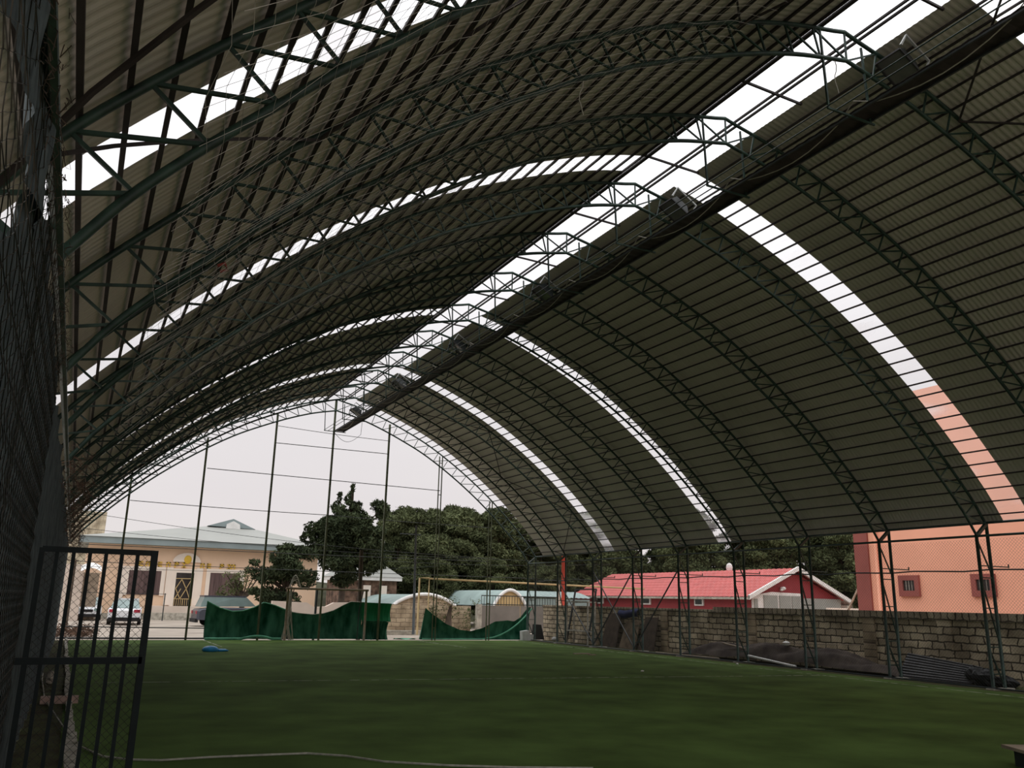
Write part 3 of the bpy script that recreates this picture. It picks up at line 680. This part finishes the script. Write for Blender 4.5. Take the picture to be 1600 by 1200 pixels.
# thin net threads under the left slope
th = MB()
def ntp(s, Y): 
    p = at(-.18, s, -1, Y); return (p[0] + .04 * math.sin(Y * 5 + s), p[1], p[2] - .06 - .05 * math.sin(Y * 2.3) * math.cos(s * 2))
for k in range(62):
    s = 10.6 - k * .12; th.tube([ntp(s + .06 * math.sin(i), 2.2 + i * .5) for i in range(24)], .0014, 3, caps=False)
for k in range(70):
    Y = 2.2 + k * .16; th.tube([ntp(10.6 - j * .5, Y + .25 * (j % 2) * .4 + j * .04) for j in range(16)], .0014, 3, caps=False)
tag(th.build('ceiling_net', m_thread), 'thin grey netting stretched under the near left roof slope', 'net', None, 'stuff')
for k, (x, y, z) in enumerate(((4.6, 7.6, 7.75), (8.9, 7.6, 9.4), (2.3, 10.25, 6.1))):
    pts = [(x + .03 * math.sin(j * 1.3), y, z - j * .09) for j in range(7)]
    tag(MB().tube(pts, .007, 4).build('loose_string', m_rope), 'short pale string dangling from a truss, %s' % ['on the left slope above the middle', 'close to the ridge', 'low on the left slope'][k], 'string')
tag(MB().tube([(.92, 8.9, 5.02), (.99, 8.9, 5.06), (1.02, 8.9, 4.99), (.95, 8.9, 4.96)], .02, 4).build('red_rag', m_red), 'small faded red rag caught in the left roof trusses', 'rag')

# ------------------------------------------------------------------ beyond: stone wall, pale wall, gates
tag(MB().box((13.0, 43, -.1), (19.2, 43.3, 1.40)).build('block_wall', m_brickb), 'sandy stone block wall beyond the far end between the tarpaulins', 'wall')
tag(MB().box((13.8, 41.4, -.1), (17.0, 41.8, .16)).build('concrete_ledge', m_conc), 'low concrete ledge at the foot of the sandy block wall', 'ledge')
tag(MB().prism([(8.9, -.1), (13.1, -.1), (13.1, 1.45), (12.0, 1.42), (11.6, 1.22), (11.0, 1.18), (10.6, 1.40), (8.9, 1.45)], 44, 44.3).build('pale_wall', m_pinkw), 'low pale pinkish wall with uneven top behind the goal', 'wall')
t = thing('sheet_metal_gate', 'grey sheet metal double gate with barred top near the far right corner', 'gate', (21.6, 42, 0))
for x0, x1 in ((19.35, 21.65), (21.7, 24.0)):
    MB().box((x0, 42, .05), (x1, 42.05, 1.45)).build('gate_leaf', m_gatem, t)
    b = MB()
    for z in (1.50, 1.95): b.bar((x0, 42, z), (x1, 42, z), .05)
    for k in range(15): b.bar((x0 + (x1 - x0) * k / 14, 42, 1.45), (x0 + (x1 - x0) * k / 14, 42, 1.95), .02)
    b.build('barred_top', m_dark, t)
MB().box((24.0, 41.9, -.1), (24.35, 42.2, 1.95)).build('gate_pier', m_brick, t)
MB().box((19.1, 41.9, -.1), (19.35, 42.2, 1.5)).build('gate_pier', m_conc, t)
# barrel vault roofs
def vault(x0, x1, z0, rise, Y0, Y1, lab, infill):
    t = thing('vault_shelter', lab, 'shelter', ((x0 + x1) / 2, Y0, 0)); n = 16
    pr = [(x0 + (x1 - x0) * i / n, z0 + rise * math.sin(math.pi * i / n) ** .8) for i in range(n + 1)]
    MB().grid(lambda u, v: (np.interp(u, np.linspace(0, 1, n + 1), [p[0] for p in pr]), Y0 + (Y1 - Y0) * v, np.interp(u, np.linspace(0, 1, n + 1), [p[1] for p in pr])), n, 6).build('vault_roof', m_teal, t, True)
    MB().tube([(a, Y0, b) for a, b in pr], .10, 6).build('rim', m_white, t, True)
    MB().prism([(x0, -.1)] + pr + [(x1, -.1)], Y0 + .1, Y0 + .2).build('end_wall', infill, t)
vault(16.4, 20.2, 1.35, .62, 47.5, 56, 'low arched shelter with white rim behind the sandy block wall', m_brickb)
vault(22.7, 24.9, 1.40, .95, 47.5, 62, 'arched teal shelter with white rim behind the sheet metal gate', m_yellow)
tt = thing('long_shelter', 'long low teal roofed shelter running right behind the sheet metal gate', 'shelter', (27, 48.5, 0))
MB().grid(lambda u, v: (25.2 + 5.0 * u, 48.6 + 3 * v, 1.75 + .62 * math.sin(math.pi * (.12 + .5 * v)) + .02 * math.sin(u * 90)), 60, 8).build('roof', m_teal, tt, True)
MB().box((25.2, 48.7, -.1), (30.2, 51.5, 1.9)).build('walls', m_teal, tt)
# hipped thatch-walled kiosk
t = thing('small_pavilion', 'small pavilion with pale hipped roof and brown reed walls', 'pavilion', (17.2, 55, 0))
MB().box((15.4, 55.2, -.1), (19.2, 58.6, 2.85)).build('reed_wall', m_brown, t)
MB().box((15.15, 54.9, 2.82), (19.45, 58.9, 3.05)).build('fascia', m_white, t)
MB().add([(15.1, 54.85, 3.05), (19.5, 54.85, 3.05), (19.5, 58.95, 3.05), (15.1, 58.95, 3.05), (17.1, 56.5, 4.45), (17.7, 56.5, 4.45)], [(0, 1, 5, 4), (1, 2, 5), (2, 3, 4, 5), (3, 0, 4)]).build('hipped_roof', m_slate, t)
for x in (16.9, 18.0): MB().box((x, 55.1, 1.0), (x + .5, 55.2, 2.5)).build('shutter', m_creamlight, t)
# gas pipe
t = thing('gas_pipe', 'long yellow gas pipe on thin posts crossing in front of the pines', 'pipe', (18.6, 38, 0))
MB().tube([(14.8, 38, .1), (14.8, 38, 2.62), (22.9, 38, 2.52), (28, 39.5, 2.5)], .045, 8).build('pipe_run', m_yellow, t, True)
MB().tube([(14.32, 38, .1), (14.32, 38, 2.64), (14.8, 38, 2.64)], .045, 8).build('riser', m_yellow, t, True)
MB().tube([(21.75, 38, 0), (21.75, 38, 2.52)], .05, 8).build('support_post', m_creamlight, t, True)
tag(MB().tube([(21.43, 37, -.05), (21.43, 37, 3.9)], .09, 8).build('red_pipe', m_redp, None, True), 'upright bright red pipe behind the far right column', 'pipe')
t = thing('utility_pole', 'slim dark pole with short cross arm in front of the pines', 'pole', (15.2, 41, 0))
MB().tube([(15.25, 41, 0), (15.12, 41, 5.3)], [.07, .045], 8).build('shaft', m_dark, t, True)
MB().bar((14.3, 41, 4.85), (15.4, 41, 4.85), .05).build('cross_arm', m_dark, t)
tag(MB().tube([(11.1, 36.5, -.05), (11.0, 36.5, 3.7)], [.10, .08], 8).build('wooden_pole', m_bark, None, True), 'dark wooden pole standing just behind the right goal post', 'pole')
tag(MB().tube([(9.1, 36.2, -.05), (9.12, 36.2, 2.0)], .05, 6).build('short_post', m_dark), 'short dark post behind the middle of the goal', 'post')

# ------------------------------------------------------------------ peach building
t = thing('peach_building', 'single storey peach building with yellow sign letters and pale hipped roof', 'building', (7, 66, 0))
MB().box((.6, 66, .3), (16.5, 80, 5.0)).build('walls', m_cream, t)
MB().box((.0, 65.0, 4.95), (17.2, 81, 5.38)).build('fascia', m_fascia, t)
MB().add([(-.1, 64.9, 5.38), (17.3, 64.9, 5.38), (17.3, 81, 5.38), (-.1, 81, 5.38), (11.0, 73, 7.3), (11.05, 73, 7.3)], [(0, 1, 5, 4), (1, 2, 5), (2, 3, 4, 5), (3, 0, 4)]).build('roof', m_slate, t)
MB().prism([(8.85, 6.95), (12.5, 6.85), (10.74, 7.58)], 71, 73.5).build('dormer', m_fascia, t)
d = MB().prism([(10.2, 6.8), (11.3, 6.78), (11.25, 7.15), (10.74, 7.40), (10.25, 7.15)], 70.85, 70.98).build('dormer_vent', m_white, t)
def opening(name, x0, x1, z0, z1, glass, fr=.28):
    f = MB()
    f.box((x0 - fr, 65.9, z1), (x1 + fr, 66.02, z1 + fr)).box((x0 - fr, 65.9, z0 - .05), (x0, 66.02, z1)).box((x1, 65.9, z0 - .05), (x1 + fr, 66.02, z1))
    w = f.build(name, m_creamlight, t); MB().box((x0, 65.93, z0), (x1, 66.0, z1)).build('pane', glass, w)
    return w
m_curt = mat('brown_curtain', (.115, .075, .07), .8, 0, .35, 3, stretch=(5, 1, .2))
opening('window', 3.35, 5.45, 1.58, 3.22, m_curt); opening('window', 8.75, 10.85, 1.6, 3.22, m_curt)
dr = opening('door', 6.45, 7.65, .85, 3.15, m_glass)
gl = MB()
for a, b in (((6.45, 2.75), (7.65, 2.75)), ((6.5, 1.35), (6.85, 2.05)), ((6.85, 2.7), (6.5, 2.05)), ((6.85, 2.7), (7.2, 2.05)), ((7.2, 2.05), (6.85, 1.35)), ((6.5, 2.05), (6.85, 1.35)), ((7.2, 2.05), (7.5, 2.7)), ((7.2, 2.05), (7.5, 1.35)), ((6.45, 1.35), (7.65, 1.35)), ((7.05, .9), (7.05, 1.35))):
    gl.bar((a[0], 65.88, a[1]), (b[0], 65.88, b[1]), .05)
for k in range(9): gl.bar((6.5 + k * .14, 65.88, .88), (6.5 + k * .14, 65.88, 1.35), .03)
gl.build('door_grille', m_yellow, dr)
for x in (2.9, 6.0, 8.0): MB().box((x - .22, 65.88, .9), (x + .22, 66.0, 3.5)).build('pilaster', m_creamlight, t)
MB().prism([(6.1 + .95 * (1 - math.cos(math.pi * i / 12)), 3.9 + .65 * math.sin(math.pi * i / 12)) for i in range(13)], 65.86, 65.98).build('sign_arch', m_creamlight, t)
MB().ball((7.1, 65.85, 4.08), (.26, .06, .30), 14, 8).build('sign_emblem', m_sign, t, True)
# yellow sign letters (blurred in the photo): strokes only
let = [(3.9, 0), (4.35, 1), (4.8, 2), (5.15, 0), (5.7, 1), (6.25, 2), (6.75, 3), (8.0, 1), (8.45, 0), (9.35, 2), (9.85, 3), (10.15, 1)]
for x, k in let:
    l = MB(); z0, z1 = 3.52, 3.86; w_ = .28
    if k == 0: l.box((x, 65.9, z1 - .07), (x + w_, 65.98, z1)).box((x, 65.9, z0), (x + w_, 65.98, z0 + .07)).box((x, 65.9, z0), (x + .08, 65.98, z1)).box((x, 65.9, z0 + .14), (x + w_, 65.98, z0 + .20))
    elif k == 1: l.box((x, 65.9, z0), (x + .08, 65.98, z1)).box((x + w_ - .08, 65.9, z0), (x + w_, 65.98, z1)).box((x, 65.9, z1 - .07), (x + w_, 65.98, z1))
    elif k == 2: l.box((x, 65.9, z0), (x + .08, 65.98, z1)).box((x, 65.9, z1 - .07), (x + w_, 65.98, z1)).box((x, 65.9, z0 + .14), (x + w_, 65.98, z0 + .2)).box((x + w_ - .08, 65.9, z0 + .14), (x + w_, 65.98, z1))
    else: l.box((x, 65.9, z0), (x + w_, 65.98, z0 + .07)).box((x, 65.9, z1 - .07), (x + w_, 65.98, z1)).box((x + w_ / 2 - .04, 65.9, z0), (x + w_ / 2 + .04, 65.98, z1))
    l.build('sign_letter', m_sign, t)
MB().box((4.8, 63.6, -.1), (11, 66, .42)).build('step', m_conc, t); MB().box((4.8, 64.3, .42), (11, 66, .85)).build('step', m_pinkw, t)
MB().box((-1, 65.6, -.1), (18, 66.2, .32)).build('plinth', m_conc, t)
t = thing('railing', 'thin dark metal railing by the steps of the peach building', 'railing', (4.0, 62, 0))
for x in (2.6, 5.33): MB().bar((x, 60, 0), (x, 60, 1.7), .06).build('post', m_dark, t)
MB().bar((.4, 60, 1.65), (5.4, 60, 1.65), .03).build('rail', m_dark, t)
# white building part + awning on the left
t = thing('white_outbuilding', 'white outbuilding with small arched awning behind the gate', 'building', (0, 60, 0))
MB().box((-5, 60.5, -.1), (.5, 66, 3.35)).build('walls', m_pinkw, t)
MB().grid(lambda u, v: (.3 + 1.15 * u, 60.4 - .9 * v, 3.25 - .35 * v + .22 * math.sin(math.pi * u)), 8, 3).build('awning', m_white, t, True)
MB().box((.5, 61, 0), (1.4, 61.1, 2.85)).build('doorway', m_wood, t)
t = thing('tiled_tower', 'pale beige tiled tower block rising behind the peach building', 'building', (1, 95, 0))
MB().box((-2.5, 95, -.1), (2.1, 100, 9.5)).build('walls', m_tower, t)
# brown rags/awning far left
tag(MB().box((-2.2, 45, -.1), (-.9, 46, 1.6)).build('dark_shed', m_brown), 'dark brown shed at the far left beyond the pitch', 'shed')
tag(MB().grid(lambda u, v: (-2.2 + 2.3 * u, 45 + 1.5 * v, 3.0 + .9 * (1 - u) + .08 * math.sin(u * 14)), 18, 4).build('ragged_awning', m_brown, None, True), 'ragged brown awning beyond the far left corner', 'awning')
tag(MB().tube([(-.05, 45.1, -.1), (-.05, 45.1, 3.05)], .05, 6).build('awning_post', m_bark), 'thin brown post under the ragged awning at the far left', 'post')
MBb = MB()
for k in range(160):
    x = -.6 + 1.6 * random.random(); y = 36.5 + 3 * random.random(); pts = [(x + random.uniform(-.1, .1) * j, y, .12 * j * random.random() + .02) for j in range(5)]
    MBb.tube(pts, .012, 3)
tag(MBb.build('dry_weeds', m_brown), 'rusty brown dry weeds beyond the far left corner', 'weeds', None, 'stuff')

# ------------------------------------------------------------------ cars
def car(loc, rot, paint, label, suv=False):
    t = thing('car', label, 'car', (0, 0, 0)); L2, Wd = 2.15, .84; k = 1.12 if suv else 1
    pr = [(-2.15, .35), (-2.15, .78), (-2.0, .88), (-1.25, .95), (1.0, .95), (2.0, .80), (2.15, .65), (2.15, .35)]
    b = MB(); st = [(-.84, .94), (-.78, 1.0), (.78, 1.0), (.84, .94)]
    vs = []; n = len(pr)
    for y, sc in st: vs += [(a * sc, y, .30 + (z - .30) * (sc if z > .5 else 1) * k) for a, z in pr]
    fs = [tuple(range(n)), tuple(reversed(range(3 * n, 4 * n)))] + [(i + j * n, (i + 1) % n + j * n, (i + 1) % n + (j + 1) * n, i + (j + 1) * n) for j in range(3) for i in range(n)]
    b.add(vs, fs).build('body', paint, t)
    cb = [(-1.75, .92 * k), (-1.2, 1.36 * k), (.35, 1.40 * k), (1.05, .94 * k)] if not suv else [(-2.0, .95 * k), (-1.8, 1.45 * k), (.45, 1.5 * k), (1.1, 1.0 * k)]
    MB().add([(a, -.74 + (.12 if z > 1.1 else 0), z) for a, z in cb] + [(a, .74 - (.12 if z > 1.1 else 0), z) for a, z in cb], [(0, 1, 2, 3), (7, 6, 5, 4), (0, 4, 5, 1), (2, 6, 7, 3), (1, 5, 6, 2)]).build('windows', m_carg, t)
    MB().box((cb[1][0] - .02, -.64, cb[1][1] - .02), (cb[2][0] + .02, .64, cb[1][1] + .06)).build('roof', paint, t)
    for x in (-1.35, 1.35):
        for s in (-1, 1): MB().tube([(x, s * .68, .32), (x, s * .86, .32)], .31, 16).build('wheel', m_rub, t)
    for s in (-1, 1):
        MB().box((-2.17, s * .62 - .16, .68), (-2.10, s * .62 + .16, .84)).build('tail_light', m_tail, t)
        MB().box((2.08, s * .58 - .17, .58), (2.18, s * .58 + .17, .74)).build('headlight', m_carg, t)
    MB().box((-2.22, -.8, .22), (-2.05, .8, .42)).build('rear_bumper', m_rub, t); MB().box((2.05, -.8, .22), (2.22, .8, .40)).build('front_bumper', m_rub, t)
    MB().box((2.16, -.35, .52), (2.19, .35, .68)).build('grille', m_rub, t)
    t.location = loc; t.rotation_euler = (0, 0, rot); return t
car((2.85, 54.5, -.05), math.radians(86), m_carw, 'white saloon seen from behind through the gate bars')
car((.95, 62.8, -.05), math.radians(-90), m_carw, 'white saloon facing the camera through the gate bars')
car((8.4, 52.2, -.05), math.radians(4), m_card, 'dark estate car parked behind the left green tarpaulin', True)

# ------------------------------------------------------------------ red roofed house
t = thing('red_house', 'long low dark red house with red tiled roof and white bargeboards', 'house', (35, 40, 0))
MB().prism([(32.2, -.1), (38.8, -.1), (38.8, 2.15), (35.4, 3.6), (32.2, 2.2)], 35.8, 53.8).build('walls', m_redwall, t)
def roof_wave(xa, za, xb, zb, lab):
    return MB().grid(lambda u, v: (xa + (xb - xa) * u, 35.5 + 18.6 * v, za + (zb - za) * u + .03 * abs(math.sin(v * math.pi * 46)) + .02 * math.sin(u * math.pi * 18)), 60, 184)
roof_wave(31.9, 2.18, 35.4, 3.78, 0).build('roof_slope', m_redroof, t); roof_wave(35.4, 3.78, 39.1, 2.12, 0).build('roof_slope', m_redroof, t)
MB().add([(31.8, 35.4, 2.05), (35.4, 35.4, 3.66), (39.2, 35.4, 1.98), (39.2, 35.4, 2.2), (35.4, 35.4, 3.88), (31.8, 35.4, 2.27), (31.8, 35.55, 2.05), (35.4, 35.55, 3.66), (39.2, 35.55, 1.98), (39.2, 35.55, 2.2), (35.4, 35.55, 3.88), (31.8, 35.55, 2.27)],
         [(0, 1, 4, 5), (1, 2, 3, 4), (6, 11, 10, 7), (7, 10, 9, 8), (0, 6, 7, 1), (1, 7, 8, 2), (5, 4, 10, 11), (4, 3, 9, 10)]).build('bargeboard', m_white, t)
MB().box((31.82, 35.5, 2.05), (31.95, 54, 2.17)).build('gutter', m_conc, t)
for ya, yb in ((39.6, 40.4), (44.7, 45.7), (50.1, 50.9)):
    w_ = MB().box((32.12, ya, 1.68), (32.2, yb, 2.1)).build('window', m_white, t); MB().box((32.09, ya + .12, 1.76), (32.13, yb - .12, 2.02)).build('pane', m_glass, w_)
gw_ = MB().prism([(32.25, .9), (35.75, .9), (35.75, 2.44), (33.6, 2.48), (32.25, 2.28)], 35.68, 35.79).build('window', m_white, t)
for a, b in ((32.32, 32.55), (33.0, 33.95), (34.1, 34.9), (35.0, 35.6)): MB().box((a, 35.62, 1.0), (b, 35.69, 2.30 if a > 32.9 else 2.1)).build('pane', m_blind, gw_)
MB().box((35.9, 35.7, .9), (38.7, 35.79, 2.2)).build('porch_recess', m_blind, t)
MB().ball((34.35, 35.6, 2.68), (.12, .2, .10)).ball((34.2, 35.55, 2.6), (.08, .1, .06)).build('outdoor_lamp', m_white, t)
MB().ball((36.2, 42, 4.0), (.2, .2, .3)).build('roof_vent', m_white, t)
t = thing('curved_canopy', 'grey ribbed curved canopy end beside the red house', 'canopy', (42.5, 39, 0))
pr = [(41.2 + .0, 2.72), (41.9, 2.68), (42.5, 2.5), (43.0, 2.2), (43.3, 1.8), (43.4, 1.2)]
MB().grid(lambda u, v: (np.interp(u, np.linspace(0, 1, 6), [p[0] for p in pr]) + .02 * math.sin(u * 60), 39 + 2.5 * v, np.interp(u, np.linspace(0, 1, 6), [p[1] for p in pr])), 40, 4).build('canopy_sheet', m_conc, t, True)
MB().box((42.9, 39.1, -.1), (43.2, 41.4, 1.9)).build('side_panel', m_conc, t)
tag(MB().box((35.9, 34, -.1), (43.6, 34.15, 1.72)).build('pale_parapet', m_creamlight), 'pale cream parapet top seen just above the stone wall', 'wall')
tag(MB().tube([(29.5, 28, -.05), (32.3, 28, 3.65)], .05, 6).build('leaning_pole', m_wood), 'pale wooden pole leaning beside the orange building', 'pole')

# ------------------------------------------------------------------ orange building
t = thing('orange_building', 'tall orange rendered building with dark red framed windows beyond the stone wall', 'building', (30, 14, 0))
MB().box((27, -6, -.1), (38, 23.9, 9.6)).build('walls', m_orange, t)
MB().box((26.93, 23.35, -.1), (27.4, 24.0, 9.6)).build('corner_pilaster', m_darkred, t)
MB().tube([(26.9, 22.95, -.1), (26.9, 22.95, 9.6)], .06, 8).build('drainpipe', m_orange, t, True)
for k in range(5):
    ya = 21.23 - 2.88 * k; yb = ya + .85
    f = MB()
    f.box((26.9, ya, 2.16), (27.0, yb, 2.36)).box((26.9, ya, 2.72), (27.0, yb, 2.90)).box((26.9, ya, 2.36), (27.0, ya + .18, 2.72)).box((26.9, yb - .18, 2.36), (27.0, yb, 2.72))
    w_ = f.build('window', m_darkred, t); MB().box((26.96, ya + .18, 2.34), (26.99, yb - .18, 2.74)).build('pane', m_glass, w_)
    gr = MB()
    for j in range(1, 4): gr.bar((26.93, ya + .18 + j * .12, 2.36), (26.93, ya + .18 + j * .12, 2.72), .012)
    gr.build('window_bars', m_conc, w_)
MB().box((26.97, 23.9 - .1, 9.4), (38.1, 24.1, 9.7)).build('parapet', m_darkred, t)

# ------------------------------------------------------------------ trees
def foliage(clumps, dens, leaf, flat=.6):
    V = []; Fc = []; n0 = 0
    for (c, r) in clumps:
        n = int(dens * (r[0] * r[1] + r[0] * r[2] + r[1] * r[2]) / 3)
        d = rng.normal(size=(n, 3)); d /= np.linalg.norm(d, axis=1)[:, None]
        rad = (.45 + .55 * rng.random(n) ** .6 + .22 * rng.random(n) ** 4)[:, None]
        p = np.array(c) + d * rad * np.array(r)
        a = rng.normal(size=(n, 3)); a /= np.linalg.norm(a, axis=1)[:, None]
        b = np.cross(a, rng.normal(size=(n, 3))); b /= np.linalg.norm(b, axis=1)[:, None]
        sz = leaf * (.6 + .8 * rng.random((n, 1)))
        q = np.stack([p - a * sz, p + b * sz * .38, p + a * sz * 1.25, p - b * sz * .38], 1).reshape(-1, 3)
        V.append(q); Fc += [(n0 + 4 * i, n0 + 4 * i + 1, n0 + 4 * i + 2, n0 + 4 * i + 3) for i in range(n)]; n0 += 4 * n
    return MB().add(np.concatenate(V), Fc)
def tree(name, label, cat, base, clumps, m, trunk, dens=900, leaf=.11, group=None, branches=True):
    t = thing(name, label, cat, base, group)
    bx = np.array(base, float)
    foliage([(np.array(c) + bx, r) for c, r in clumps], dens, leaf).build('crown', m, t)
    tp = [bx + np.array(p) for p in trunk]
    mb = MB().tube(tp, [.22 - .15 * i / max(1, len(tp) - 1) for i in range(len(tp))], 7)
    if branches:
        for c, r in clumps[::2]:
            k = tp[min(len(tp) - 1, max(1, int(len(tp) * .6)))]
            mb.tube([k, np.array(c) + bx], [.07, .03], 5)
    mb.build('trunk', m_bark, t, True)
    return t
# twin-topped conifer  (base 14.2,50)
cl = []
for cx, top, w0 in ((.0, 8.3, 1.55), (-.78, 7.75, 1.25)):
    z = top
    k = 0
    while z > 5.4:
        f = (top - z) / (top - 5.0); r = .10 + w0 * f * .95
        for j in range(max(1, int(4 * f + 1))):
            a = j * 2.1 + k; rr = r * .62 if f > .15 else 0
            cl.append(((cx + rr * math.cos(a), rr * math.sin(a), z - .1), (max(.13, r * .5), max(.13, r * .5), .17)))
        z -= .26; k += 1
for i in range(46):
    a = rng.random() * 6.28; z = 2.5 + 3.6 * rng.random(); rm = 2.1 * (1 - .35 * abs(z - 4.2) / 2); rr = rm * math.sqrt(rng.random())
    xx = rr * math.cos(a) - .1; z = max(z, 3.6 + .5 * rng.random()) if xx > -.2 else z
    cl.append(((xx, rr * math.sin(a), z), (.55 + .3 * rng.random(), .55, .38)))
for i in range(34):
    a = rng.random() * 6.28; rr = 1.6 * math.sqrt(rng.random()); cl.append(((rr * math.cos(a) - .1, rr * math.sin(a), 3.9 + 1.9 * rng.random()), (.6, .55, .4)))
for i in range(22):
    a = rng.random() * 6.28; rr = 1.9 * math.sqrt(rng.random()); cl.append(((rr * math.cos(a) - .1, rr * math.sin(a), 5.3 + .9 * rng.random()), (.5, .5, .32)))
for c in ((-2.3, 0, 5.6), (-2.0, .3, 5.2), (-1.7, 0, 5.7), (-2.5, 0, 5.0), (1.9, 0, 7.0), (1.65, .2, 7.2), (1.9, .1, 6.7), (1.2, 0, 3.3), (.3, 0, 3.0), (1.6, 0, 3.7), (-.2, 0, 2.8), (2.3, 0, 4.6)): cl.append((c, (.45, .4, .34)))
tree('conifer_tree', 'tall dark twin topped conifer behind the goal', 'tree', (14.3, 50, 0), cl, m_leafd, [(-.3, 0, 0), (-.2, 0, 3), (0, 0, 5), (0, 0, 8)], 1500, .12)
cl = []
for i in range(34):
    a = rng.random() * 6.28; z = 1.3 + 2.9 * rng.random(); rr = 1.7 * math.sqrt(rng.random()) * (1 - .3 * abs(z - 2.6) / 1.6)
    cl.append(((rr * math.cos(a), rr * math.sin(a) * .7, z), (.5, .45, .36)))
for c in ((-1.7, 0, 3.4), (-1.9, 0, 3.0), (-1.6, 0, 1.9), (.1, 0, 4.3), (-.3, 0, 4.2)): cl.append((c, (.32, .3, .18)))
tree('conifer_tree', 'lower bushy dark conifer left of the tall one', 'tree', (10.3, 48, 0), cl, m_leafd, [(0, 0, 0), (0, 0, 2), (.1, 0, 3.8)], 1500, .11)
cl = []
for i in range(26):
    a = rng.random() * 6.28; z = 1.7 + 1.5 * rng.random(); rr = 1.1 * math.sqrt(rng.random()); cl.append(((rr * math.cos(a), rr * math.sin(a) * .7, z), (.3, .3, .22)))
for i in range(12): cl.append(((.9 + .8 * rng.random(), 0, 1.8 + 1.3 * rng.random()), (.16, .16, .12)))
tree('leafy_shrub', 'sparse grey green shrub in front of the peach building window', 'shrub', (9.3, 58, 0), cl, m_leafs, [(.6, 0, 0), (.5, 0, 1.4), (.3, 0, 2.6)], 380, .09)
def pine_clumps(h, w, seed, base=.13):
    r = np.random.default_rng(seed); cl = []
    for i in range(85):
        z = h * (base + (1 - base) * r.random() ** .8); f = (z / h - base) / (1 - base)
        rm = w * (1 - .55 * max(0, f - .35) / .65) * (.75 + .25 * min(1, f * 3)); a = r.random() * 6.28; rr = rm * math.sqrt(r.random())
        cl.append(((rr * math.cos(a), rr * math.sin(a), z), (.55 + .45 * r.random(), .55 + .4 * r.random(), .32 + .2 * r.random())))
    return cl
pines = []
for k, (h, w) in enumerate(((8.1, 2.3), (8.5, 2.6), (7.3, 2.4))):
    pines.append(tree('pine_tree', '', 'tree', (0, 0, 0), pine_clumps(h, w, 11 + k), m_leafp, [(0, 0, 0), (.1, 0, h * .4), (-.1, .1, h * .9)], 1500, .11, 'pines beyond the far end'))
spots = [(21.0, 60, 0, .98), (23.4, 62.5, 1, .95), (24.8, 59, 2, 1.1), (26.9, 62, 1, 1.0), (28.2, 59.5, 0, 1.02), (30.8, 62, 2, 1.08), (32.8, 60, 0, .9), (22.2, 57, 2, .82), (19.6, 64, 2, .85), (35.5, 63, 1, .85),
         (39, 70, 1, .85), (43, 67, 2, 1.05), (47, 70, 0, .95), (51, 67, 1, .95), (55, 70, 2, 1.15), (59, 66, 0, 1.05), (63, 69, 1, 1.05), (67, 64, 2, 1.2), (72, 66, 0, 1.15), (75, 58, 1, 1.1), (70, 55, 2, 1.2), (64, 58, 0, 1.0), (57, 60, 1, .9), (26.0, 55, 2, .62), (29.5, 54, 0, .5), (49, 62, 2, .95), (80, 62, 0, 1.3)]
labs = ['pine at the left end of the grove, beside the tall conifer', 'round topped pine in the left part of the grove', 'broad pine in front in the left middle of the grove', 'highest round pine in the middle of the grove',
        'pine right of the middle of the grove', 'broad pine right of the grove centre, half behind the gable arch', 'pine above the yellow gas pipe near the gable corner', 'short front pine right of the small pavilion', 'low pine peeping behind the small pavilion roof', 'pine just behind the upright red pipe',
        'pine behind the far end of the red roof', 'dark pine above the left end of the red roof', 'pine above the left third of the red roof', 'pine behind the red roof, left of its middle', 'broad pine above the middle of the red roof', 'front pine above the right part of the red roof',
        'pine above the red roof peak', 'broad pine just right of the red roof peak', 'pine between red house and orange building', 'pine touching the orange building corner', 'front pine above the curved canopy', 'pine just left of the curved canopy', 'small pine right behind the red ridge', 'small pine behind the sheet metal gate', 'smallest pine right of the metal gate', 'bushy pine above the left slope of the red roof', 'pine mostly hidden behind the orange building']
for i, (x, y, k, s) in enumerate(spots):
    if i < 0: continue
    o = copy_tree(pines[k]); o.location = (x, y, 0); s *= 1.3 if i > 9 and i not in (23, 24) else 1.0; o.scale = (s * random.uniform(.95, 1.1), s, s); o.rotation_euler = (0, 0, i * 1.3)
    o['label'] = labs[i]
for p in pines:
    for ch in list(p.children): bpy.data.objects.remove(ch)
    bpy.data.objects.remove(p)
# scrubby slope behind
def hill(u, v):
    x = 14 + 90 * u; y = 68 + 30 * v
    return (x, y, -.1 + (3.2 + 2.5 * u) * math.sin(min(1, v * 1.2) * math.pi / 2) + .3 * math.sin(x * .7) * v)
struct(MB().grid(hill, 60, 14), 'hillside', m_hill, 'dark scrubby slope behind the pines', (60, 80, 0), True)
# bare shrubs by block wall
cl = [((rng.random() * 2.6, rng.random() * .4, .25 + 1.5 * rng.random()), (.3, .25, .25)) for i in range(26)]
tree('scrub_bush', 'thin grey green bush growing beside the sandy block wall', 'bush', (16.6, 42.2, 0), cl, m_leafs, [(1, 0, 0), (1, 0, .8), (1.1, 0, 1.4)], 420, .06, None, False)
